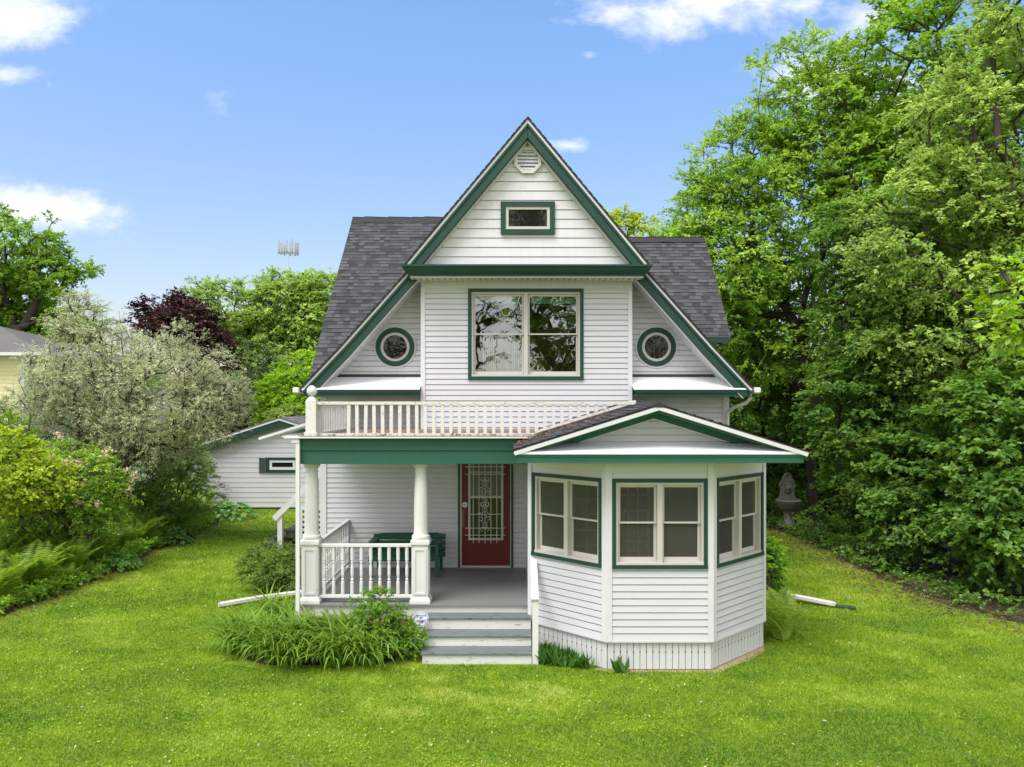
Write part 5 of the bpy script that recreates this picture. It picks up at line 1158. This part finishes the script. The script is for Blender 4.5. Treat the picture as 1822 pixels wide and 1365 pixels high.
def fern_mesh(rg, h, nf, npin=26, spread=1.0):
    """one fern clump at the origin: arching fronds with pinnae"""
    Ps = []; Ds = []; Ns = []; Ls = []; Ws = []; st0 = []; st1 = []
    for k in range(nf):
        az = rg.uniform(0, 6.28); L = h * rg.uniform(.75, 1.2); dr = np.array([math.cos(az), math.sin(az), 0]); side = np.array([-math.sin(az), math.cos(az), 0]); a = rg.uniform(1.2, 1.5); p = np.array([0, 0, 0.]) + rg.normal(0, .03, 3) * [1, 1, 0]
        for j in range(npin):
            f = j / npin; stp = (dr * math.cos(a) + np.array([0, 0, 1.]) * math.sin(a)); q = p + stp * L / npin; up = np.cross(side, stp) * -1; wl = L * .24 * math.sin(math.pi * min(1, f * .9 + .12)) ** .8
            st0.append(p); st1.append(q)
            for s_ in (-1, 1):
                Ps.append(q); Ds.append(side * s_ + stp * .35 - np.array([0, 0, .15])); Ns.append(up if up[2] > 0 else -up); Ls.append(wl * rg.uniform(.9, 1.05)); Ws.append(L / npin * .8)
            p = q; a -= (1.0 * spread / npin) * (.6 + f)
    V, Fq = leaf_arrays(np.array(Ps), np.array(Ds), np.array(Ns), np.array(Ls), np.array(Ws), .04); return V, Fq
FM = []
rg_ = np.random.default_rng(12)
for v_ in range(3):
    V, Fq = fern_mesh(rg_, .85, 30)
    me = mesh_np('fern', V, Fq, LM['fern'], None, rg_.uniform(0, 1, len(Fq))); FM.append(me.data); bpy.data.objects.remove(me)
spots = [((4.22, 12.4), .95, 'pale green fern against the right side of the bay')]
names = ['nearest the camera at the left edge of the picture', 'second from the camera on the left border', 'behind the second one, back from the lawn', 'beside the leaning trunk', 'at the foot of the flowering shrub', 'in the middle of the left border', 'under the dark shrub']
lf = [((-9.25, 14.3), 1.1), ((-10.0, 14.6), 1.2), ((-9.3, 15.3), 1.2), ((-10.3, 15.9), 1.3), ((-9.2, 16.4), 1.15), ((-9.95, 17.1), 1.2), ((-9.1, 17.4), .95), ((-10.9, 17.6), 1.3), ((-9.4, 18.6), 1.0), ((-10.4, 18.6), 1.2), ((-9.35, 19.9), 1.1), ((-9.9, 20.9), 1.2), ((-9.35, 22.0), 1.05), ((-9.9, 23.0), 1.15), ((-9.5, 24.0), 1.25), ((-9.9, 25.1), 1.3), ((-8.95, 15.9), .7), ((-10.9, 14.9), 1.3), ((-11.2, 16.6), 1.4)]
for i, ((x, y), s_) in enumerate(lf): spots.append(((x, y), s_, None))
for i, ((x, y), s_, lab) in enumerate(spots):
    o = bpy.data.objects.new('fern', FM[i % 3]); COL.objects.link(o); o.location = (x, y, 0); o.rotation_euler = (0, 0, i * 1.3); o.scale = (s_, s_, s_)
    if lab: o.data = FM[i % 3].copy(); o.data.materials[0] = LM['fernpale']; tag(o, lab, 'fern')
    else:
        own = {1: 'large fern at the left picture edge, nearest the viewer', 16: 'smallest fern of the left border, standing out on the lawn edge', 13: 'fern directly in front of the garage end hostas', 7: 'tall fern against the foot of the flowering shrub'}
        tag(o, own.get(i, 'yellow green fern clump in the border along the left side of the lawn'), 'fern', 'ferns along the left border')
def hosta(x, y, r, lab, seed, mname='hosta', leafw=(.2, .15)):
    rg = np.random.default_rng(seed); n = 130; az = rg.uniform(0, 6.28, n); f = rg.random(n) ** .6; P = np.stack([x + r * f * np.cos(az) * .8, y + r * f * np.sin(az) * .8, .12 + .42 * r * (1 - f * f)], 1); D = np.stack([np.cos(az), np.sin(az), .25 - f * .7], 1)
    V, Fq = leaf_arrays(P, D, np.tile([0, 0, 1.], (n, 1)) + rg.normal(0, .25, (n, 3)), leafw[0] * rg.uniform(.8, 1.2, n), leafw[1] * rg.uniform(.8, 1.2, n)); o = mesh_np('hosta', V, Fq, LM[mname], None, rg.uniform(0, 1, n)); return tag(o, lab, 'hosta')
hosta(-8.95, 25.3, .9, 'large round leaved hosta at the far end of the left border by the garage', 1)
hosta(-9.6, 25.9, .8, 'hosta just behind the large one near the garage wall', 2)
hosta(-8.75, 17.6, .5, 'small hosta at the lawn edge in front of the ferns', 3)
hosta(-8.9, 20.9, .55, 'hosta at the lawn edge below the dark shrub', 4, 'broad')
def cover(name, label, n, xf, m, leaf, seed):
    rg = np.random.default_rng(seed); C = np.array([xf(rg) for _ in range(n)]); P, D, NN, t0, t1 = sprays(C, 4, .16, 7, rg, .1, .5)
    P[:, 2] = np.maximum(P[:, 2], .01); sz = rg.uniform(.6, 1.3, len(P)); V, Fq = leaf_arrays(P, D, NN, leaf[0] * sz, leaf[1] * sz); tag(mesh_np(name, V, Fq, LM[m], None, np.clip(np.repeat(rg.random(n), 28) * .7 + rg.random(len(P)) * .4, 0, 1)), label, 'ground cover', kind='stuff')
def xf_l(rg):
    y = rg.uniform(12.3, 26.5); return (interp_edge(LEFT, y) - abs(rg.normal(0, .45)) - .02, y, rg.uniform(.03, .30))
def xf_r(rg):
    y = rg.uniform(13.0, 26); return (interp_edge(RIGHT, y) + abs(rg.normal(.15, .5)) - .05, y, rg.uniform(.02, .28))
cover('border_weeds', 'low mixed weeds along the left border edge', 1500, xf_l, 'maple', (.055, .040), 61)
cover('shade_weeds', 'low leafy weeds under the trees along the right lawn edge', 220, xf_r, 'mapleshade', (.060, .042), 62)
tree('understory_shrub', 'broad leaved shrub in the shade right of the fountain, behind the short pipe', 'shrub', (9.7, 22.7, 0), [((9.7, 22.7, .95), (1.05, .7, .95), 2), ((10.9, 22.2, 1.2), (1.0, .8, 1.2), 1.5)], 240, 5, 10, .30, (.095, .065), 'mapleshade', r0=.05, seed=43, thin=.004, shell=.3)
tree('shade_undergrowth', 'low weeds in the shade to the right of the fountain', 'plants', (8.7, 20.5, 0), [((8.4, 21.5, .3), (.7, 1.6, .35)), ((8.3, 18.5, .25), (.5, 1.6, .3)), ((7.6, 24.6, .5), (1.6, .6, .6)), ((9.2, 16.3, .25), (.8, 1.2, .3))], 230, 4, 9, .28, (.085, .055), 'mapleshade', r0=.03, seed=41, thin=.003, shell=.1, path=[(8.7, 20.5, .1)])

# ------------------------------------------------------------------ left border shrubs and trees
tree('silvery_tree', 'wide silvery leaved tree with a leaning trunk over the left border', 'tree', (-11.4, 20.3, 0),
     [((-9.0, 20.3, 3.9), (2.1, 1.7, 1.45), 3), ((-10.7, 20.3, 4.5), (1.5, 1.5, 1.4), 2), ((-7.7, 20.1, 3.55), (1.0, 1.2, .9), 1.1), ((-11.5, 20.2, 3.4), (1.0, 1.4, 1.5), 1.3), ((-9.6, 20.2, 2.7), (1.7, 1.2, .7), .5), ((-11.0, 20.3, 5.9), (.6, .6, .6), .25), ((-8.5, 20.2, 5.3), (.35, .5, .5), .12)],
     1000, 7, 22, .40, (.050, .016), 'olive', r0=.17, seed=51, droop=.15, shell=.25, path=[(-10.8, 20.3, 1.0), (-9.9, 20.1, 2.1), (-8.9, 19.9, 2.75)], thin=.007, flat=.6, wiggle=.14)
tree('flowering_shrub', 'green shrub dotted with pinkish blossom in the left border', 'shrub', (-9.9, 17.6, 0), [((-9.6, 17.5, 1.9), (.95, .9, .85), 3), ((-10.4, 17.4, 1.5), (.8, .8, .8), 1), ((-9.1, 17.5, 1.4), (.5, .6, .6), 1)],
     430, 5, 10, .30, (.060, .036), 'maple', r0=.07, seed=52, thin=.005, flower=('pink', 42, .10, 'blossom'), shell=.4, path=[(-9.8, 17.6, .8)])
tree('yellow_green_shrub', 'yellow green maple sapling at the far left edge', 'shrub', (-10.6, 15.8, 0), [((-10.5, 16.0, 2.3), (.9, .9, .85), 3), ((-9.6, 16.2, 2.15), (.55, .5, .38), 1.2), ((-10.9, 15.8, 1.4), (.6, .7, .6), .6)],
     300, 5, 9, .34, (.075, .048), 'yellowg', r0=.06, seed=53, thin=.005, shell=.4, path=[(-10.5, 16, 1.1)])
tree('dark_shrub', 'tall dark twiggy shrub behind the flowering shrub in the left border', 'shrub', (-10.2, 22.2, 0), [((-10.1, 22.0, 1.9), (1.5, 1.0, 1.2), 3), ((-9.4, 22.6, 1.3), (1.1, 1.0, 1.1), 2), ((-11.6, 21.8, 2.0), (1.1, 1.0, 1.4), 2), ((-10.3, 21.3, .9), (1.4, .7, .7), 1.4)],
     700, 5, 12, .30, (.050, .030), 'shrub', r0=.09, seed=54, thin=.005, shell=.3, path=[(-10.2, 22.2, .9)])
tree('dark_shrub', 'dark green shrub at the left edge below the yellow green sapling', 'shrub', (-11.2, 17.9, 0), [((-11.3, 18.0, 1.5), (1.3, .8, 1.4), 3), ((-12.2, 18.6, 2.6), (1.2, .8, 1.0), 2)],
     430, 5, 10, .32, (.065, .042), 'mapled', r0=.07, seed=55, thin=.005, shell=.3, path=[(-11.2, 17.9, .9)])
tree('pale_shrub', 'pale leaved shrub below the yellow house', 'shrub', (-14.5, 22.5, 0), [((-14.0, 22.5, 2.8), (1.3, 1, 1.1)), ((-12.6, 22.7, 2.6), (1.2, 1, 1.2)), ((-14.4, 23, 1.4), (1.8, 1, 1.2))],
     420, 5, 10, .34, (.06, .032), 'darks', r0=.08, seed=56, thin=.006, shell=.3, flower=('white', 60, .07, 'blossom'))
tree('tall_open_tree', 'tall open crowned tree at the upper left', 'tree', (-23.5, 38, 0), [((-24.0, 38, 11.0), (2.6, 2, 1.9), 3), ((-21.9, 38, 9.9), (1.7, 1.6, 1.1), 1.3), ((-20.9, 38, 7.6), (1.2, 1.3, .7), .6), ((-25.5, 38, 9.5), (2, 2, 2), 1)],
     300, 6, 15, .62, (.15, .085), 'mapled', r0=.30, seed=57, thin=.02, shell=.35, path=[(-23.8, 38, 7.0)])
tree('dense_maple', 'dense dark maple behind the yellow house', 'tree', (-26.5, 40, 0), [((-25.5, 40, 7.2), (3.0, 2.2, 3.0), 3), ((-22.8, 39.5, 5.6), (2.2, 2, 2.4), 2)],
     480, 6, 16, .75, (.19, .13), 'maple', r0=.35, seed=58, thin=.02, shell=.5)
tree('purple_maple', 'dark purple leaved maple behind the silvery tree', 'tree', (-14.8, 34, 0), [((-14.5, 34, 7.25), (1.6, 1.2, 1.0), 2.2), ((-13.4, 34, 6.6), (.9, .9, .9), .8), ((-12.9, 33.8, 5.0), (1.0, 1.2, 1.9), 2.0), ((-12.4, 33.6, 3.0), (1.0, 1.2, 1.4), 1.2)],
     300, 7, 14, .62, (.12, .085), 'purple', r0=.22, seed=59, thin=.014, shell=.15)
tree('tall_elm', 'tall light green tree with open limbs left of the roof', 'tree', (-15.6, 46, 0),
     [((-16.6, 46, 8.9), (2.6, 2.2, 1.8), 1.4), ((-13.0, 46, 9.0), (2.3, 2.2, 2.2), 3), ((-11.2, 46, 8.5), (1.8, 2, 2.8), 2), ((-13.6, 46, 6.0), (3.0, 2, 2.2), 1.4), ((-15.9, 46, 7.6), (1.6, 1.5, 1.2), .8)],
     900, 6, 15, .72, (.17, .09), 'elm', r0=.28, seed=60, thin=.024, shell=.3, path=[(-14.9, 46, 3.2), (-14.0, 46, 5.2)], wiggle=.16)
tree('dark_conifer', 'dark evergreen below the light green tree', 'tree', (-13.0, 40, 0), [((-13.0, 40, 4.6), (1.4, 1.2, 2.2), 1), ((-13.2, 40, 2.8), (1.9, 1.4, 1.8), 1)],
     330, 6, 12, .5, (.10, .03), 'darks', r0=.16, seed=61, thin=.012, shell=.4)
tree('bright_shrub', 'bright lime green shrub behind the garage roof', 'shrub', (-10.4, 36, 0), [((-10.2, 36, 4.1), (1.1, 1, 1.1), 2), ((-9.4, 36, 5.0), (.9, .9, 1.0), 1), ((-11.4, 36, 2.9), (1.6, 1, .9), 1.4), ((-8.9, 35.5, 3.2), (1.2, .9, 1.2), 1.4)],
     520, 6, 12, .50, (.12, .06), 'lime', r0=.14, seed=62, thin=.010, shell=.4)
tree('pale_shrub', 'pale greyish green shrub just above the garage ridge', 'shrub', (-8.9, 34.4, 0), [((-9.2, 34.2, 2.75), (1.5, .8, .85), 1)],
     180, 6, 12, .35, (.07, .035), 'elm', r0=.08, seed=63, thin=.006, shell=.4)
tree('green_shrub', 'green shrub in front of the garage left corner', 'shrub', (-10.9, 26.2, 0), [((-11.0, 26.2, 1.4), (1.0, .7, 1.4), 1), ((-12.6, 26.2, 2.0), (1.4, .8, 1.9), 1)], 300, 5, 10, .35, (.07, .045), 'elm', r0=.08, seed=64, thin=.006, shell=.4)

# ------------------------------------------------------------------ the trees on the right
def rtree(name, label, base, crowns, ncl, leaf, m, seed, ntw=6, nl=15, tl=.62, r0=.24, **k):
    tree(name, label, 'tree', base, crowns, ncl, ntw, nl, tl, leaf, m, r0=r0, seed=seed, thin=k.pop('thin', .010), **k)
rtree('maple_tree', 'spreading light green tree whose twigs reach towards the house roof', (9.8, 22.8, 0), [((8.0, 22.5, 9.2), (2.3, 2.2, 2.2), 2.4), ((6.2, 22.5, 7.7), (1.7, 2.0, 1.7), 1.5), ((9.2, 22.5, 11.6), (1.9, 2.0, 2.2), 2), ((7.2, 22.8, 5.8), (1.9, 2, 1.6), 1.4), ((4.9, 22.6, 7.9), (.8, .9, .9), .45), ((5.3, 22.6, 9.3), (.7, .8, 1.1), .5), ((6.6, 22.5, 10.3), (1.3, 1.4, 1.5), 1.2), ((8.2, 22.5, 12.4), (1.4, 1.5, 1.6), 1.2)],
      960, (.105, .058), 'maple', 71, r0=.17, path=[(8.6, 22.5, 3.6), (7.9, 22.5, 6.2)], shell=.3, wiggle=.14)
rtree('maple_tree', 'darker tall maple with its crown at the top right', (11.8, 21.5, 0), [((11.4, 21.5, 12.2), (2.4, 2.2, 2.6), 3), ((10.6, 21.0, 9.4), (2.3, 2.0, 2.2), 2.4), ((13.5, 21.5, 11.0), (2, 2, 3.4), 1.2), ((11.6, 21.0, 6.0), (2.2, 1.8, 2.2), 1.2)],
      640, (.125, .085), 'mapled', 72, r0=.32, path=[(11.6, 21.5, 5.0), (11.4, 21.5, 9)], shell=.35, tl=.7)
rtree('elm_tree', 'pale green leafy tree filling the upper right corner', (12.2, 17.2, 0), [((11.0, 17.2, 9.6), (2.4, 1.8, 2.2), 3), ((9.2, 17.2, 7.4), (1.7, 1.5, 1.6), 2), ((11.6, 17.0, 6.6), (1.8, 1.5, 1.8), 2), ((12.0, 17.0, 12.3), (1.9, 1.8, 1.7), 1.5), ((9.3, 17.3, 5.3), (1.3, 1.3, 1.2), 1.2)],
      900, (.090, .052), 'elm', 73, r0=.26, path=[(11.9, 17.2, 4.2), (11.3, 17.2, 7.2)], shell=.45, tl=.52, nl=16)
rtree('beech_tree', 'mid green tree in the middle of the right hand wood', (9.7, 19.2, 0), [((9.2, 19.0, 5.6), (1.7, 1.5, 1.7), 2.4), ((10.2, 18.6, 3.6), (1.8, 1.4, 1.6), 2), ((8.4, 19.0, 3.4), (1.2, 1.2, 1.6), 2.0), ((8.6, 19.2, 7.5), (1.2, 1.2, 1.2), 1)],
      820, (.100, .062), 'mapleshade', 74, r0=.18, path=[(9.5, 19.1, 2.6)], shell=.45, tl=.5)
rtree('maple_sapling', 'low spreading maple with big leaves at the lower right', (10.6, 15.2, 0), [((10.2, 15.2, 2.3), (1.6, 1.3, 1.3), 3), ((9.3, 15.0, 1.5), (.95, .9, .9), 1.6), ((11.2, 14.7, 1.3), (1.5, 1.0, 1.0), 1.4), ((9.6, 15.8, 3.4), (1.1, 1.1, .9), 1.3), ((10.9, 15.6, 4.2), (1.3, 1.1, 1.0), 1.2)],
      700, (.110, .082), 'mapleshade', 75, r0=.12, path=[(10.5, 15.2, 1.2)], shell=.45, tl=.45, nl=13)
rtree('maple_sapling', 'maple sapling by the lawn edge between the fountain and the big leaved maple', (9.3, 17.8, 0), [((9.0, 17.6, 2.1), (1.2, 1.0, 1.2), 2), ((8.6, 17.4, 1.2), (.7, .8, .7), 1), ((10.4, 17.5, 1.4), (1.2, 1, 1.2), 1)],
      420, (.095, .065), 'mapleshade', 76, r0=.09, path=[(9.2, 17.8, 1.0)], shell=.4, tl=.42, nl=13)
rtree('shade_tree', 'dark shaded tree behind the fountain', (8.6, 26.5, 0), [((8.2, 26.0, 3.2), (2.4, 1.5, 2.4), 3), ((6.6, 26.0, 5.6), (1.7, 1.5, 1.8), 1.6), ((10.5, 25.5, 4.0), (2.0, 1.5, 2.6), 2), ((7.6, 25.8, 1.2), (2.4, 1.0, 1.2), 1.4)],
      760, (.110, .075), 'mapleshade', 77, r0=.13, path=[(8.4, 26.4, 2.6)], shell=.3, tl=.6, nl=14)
rtree('leaning_tree', 'slim dark trunked tree leaning left behind the right eave', (9.2, 24.0, 0), [((6.6, 24.2, 6.2), (1.3, 1.3, 1.3), 1), ((8.0, 24.2, 7.0), (1.6, 1.4, 1.3), 1.2), ((6.4, 24.3, 3.8), (.9, 1, 1.2), .6)],
      260, (.10, .06), 'maple', 78, r0=.15, path=[(8.8, 24.0, 3.6), (7.9, 24.1, 5.8)], shell=.3, tl=.55, nl=13)
rtree('back_tree', 'light yellow green treetop just right of the front gable', (5.8, 42, 0), [((6.0, 42, 11.6), (1.7, 1.6, 2.3), 2), ((4.6, 42, 10.6), (1.0, 1, 1.3), .8), ((7.6, 42, 10.4), (1.6, 1.4, 2), 1)],
      260, (.16, .09), 'yellowg', 79, r0=.26, shell=.35, tl=.7, thin=.02)
rtree('back_tree', 'reddish leaved treetop peeping out behind the front gable', (4.6, 46, 0), [((5.4, 46, 12.0), (1.1, 1, 1.4), 1)], 60, (.13, .08), 'purple', 80, r0=.2, shell=.3, tl=.55, nl=9, thin=.02, flower=('bud', 8, .15, 'blossom'))
# bright branch that reaches in from a linden standing just outside the frame
rtree('linden_tree', 'bright large leaved linden branches reaching in at the right edge', (7.6, 8.2, 0), [((5.55, 8.3, 4.95), (.55, .45, .30), 2), ((5.6, 8.35, 4.55), (.45, .4, .14), 1), ((5.75, 8.3, 4.15), (.25, .35, .28), .9), ((7.3, 8.3, 6.3), (1.0, 1.2, .9), 2), ((6.9, 8.6, 5.0), (.6, .6, .6), 2), ((6.7, 8.4, 4.2), (.5, .5, .4), 1)],
      120, (.090, .062), 'linden', 81, r0=.16, path=[(7.6, 8.2, 2.6), (7.4, 8.2, 5.2)], shell=.1, tl=.28, ntw=4, nl=7, droop=.5, thin=.004)
# wood beyond, one mass
def far_wood():
    rg = np.random.default_rng(90); Ps = []; Ts = []
    for (x0, x1, y, h, n) in ((-75, -6, 75, 8.5, 9000), (6, 60, 60, 12, 9000), (10, 30, 31, 8.5, 14000), (-60, -24, 52, 8, 6000)):
        x = rg.uniform(x0, x1, n); top = h * (.62 + .22 * np.sin(x * .5) + .12 * np.sin(x * 1.7 + 2) + .06 * np.sin(x * 4.1)); z = top * rg.random(n) ** .7; Ps.append(np.stack([x, y + rg.normal(0, 2.0, n), z], 1)); Ts.append(np.clip(.35 + .3 * np.sin(x * .9 + z) + rg.normal(0, .2, n), 0, 1))
    P = np.concatenate(Ps); T = np.concatenate(Ts); P = np.repeat(P, 4, 0) + rg.normal(0, .35, (len(P) * 4, 3)); P[:, 2] = np.maximum(P[:, 2], .05); T = np.repeat(T, 4); n = len(P); D = rg.normal(0, 1, (n, 3)); D[:, 2] *= .5; Nn = rg.normal(0, .5, (n, 3)) + np.array([0, -.3, 1.])
    V, Fq = leaf_arrays(P, D, Nn, rg.uniform(.3, .6, n), rg.uniform(.2, .4, n)); tag(mesh_np('distant_wood', V, Fq, LM['far'], None, T), 'green wooded skyline behind the garden', 'wood', kind='stuff')
far_wood()
# the street tree behind the camera, seen only mirrored in the upper windows
rtree('street_tree', 'tree behind the viewer, seen mirrored in the upper windows', (3.5, -11, 0), [((2.6, -11, 7.6), (2.6, 2, 2.6), 3), ((-1.0, -11, 12.3), (4.5, 1.8, 2.2), 2.6), ((6.5, -11, 8), (3, 2, 4.5), 2.2)], 520, (.16, .09), 'mapled', 82, r0=.3, path=[(3.0, -11, 4.0), (1.2, -11, 7)], shell=.1, tl=.8, nl=10, thin=.02)
rtree('street_tree', 'sparse limbed tree behind the viewer, mirrored in the left upper window', (-4.2, -10, 0), [((-2.2, -10, 7.3), (2.2, 1.5, 2.2), 1), ((-6.2, -10, 6.6), (1.8, 1.5, 3.0), 1.6)], 130, (.14, .07), 'mapled', 83, r0=.3, path=[(-3.4, -10, 3.5), (-1.6, -10, 5.6)], shell=.1, tl=.9, nl=7, thin=.025)
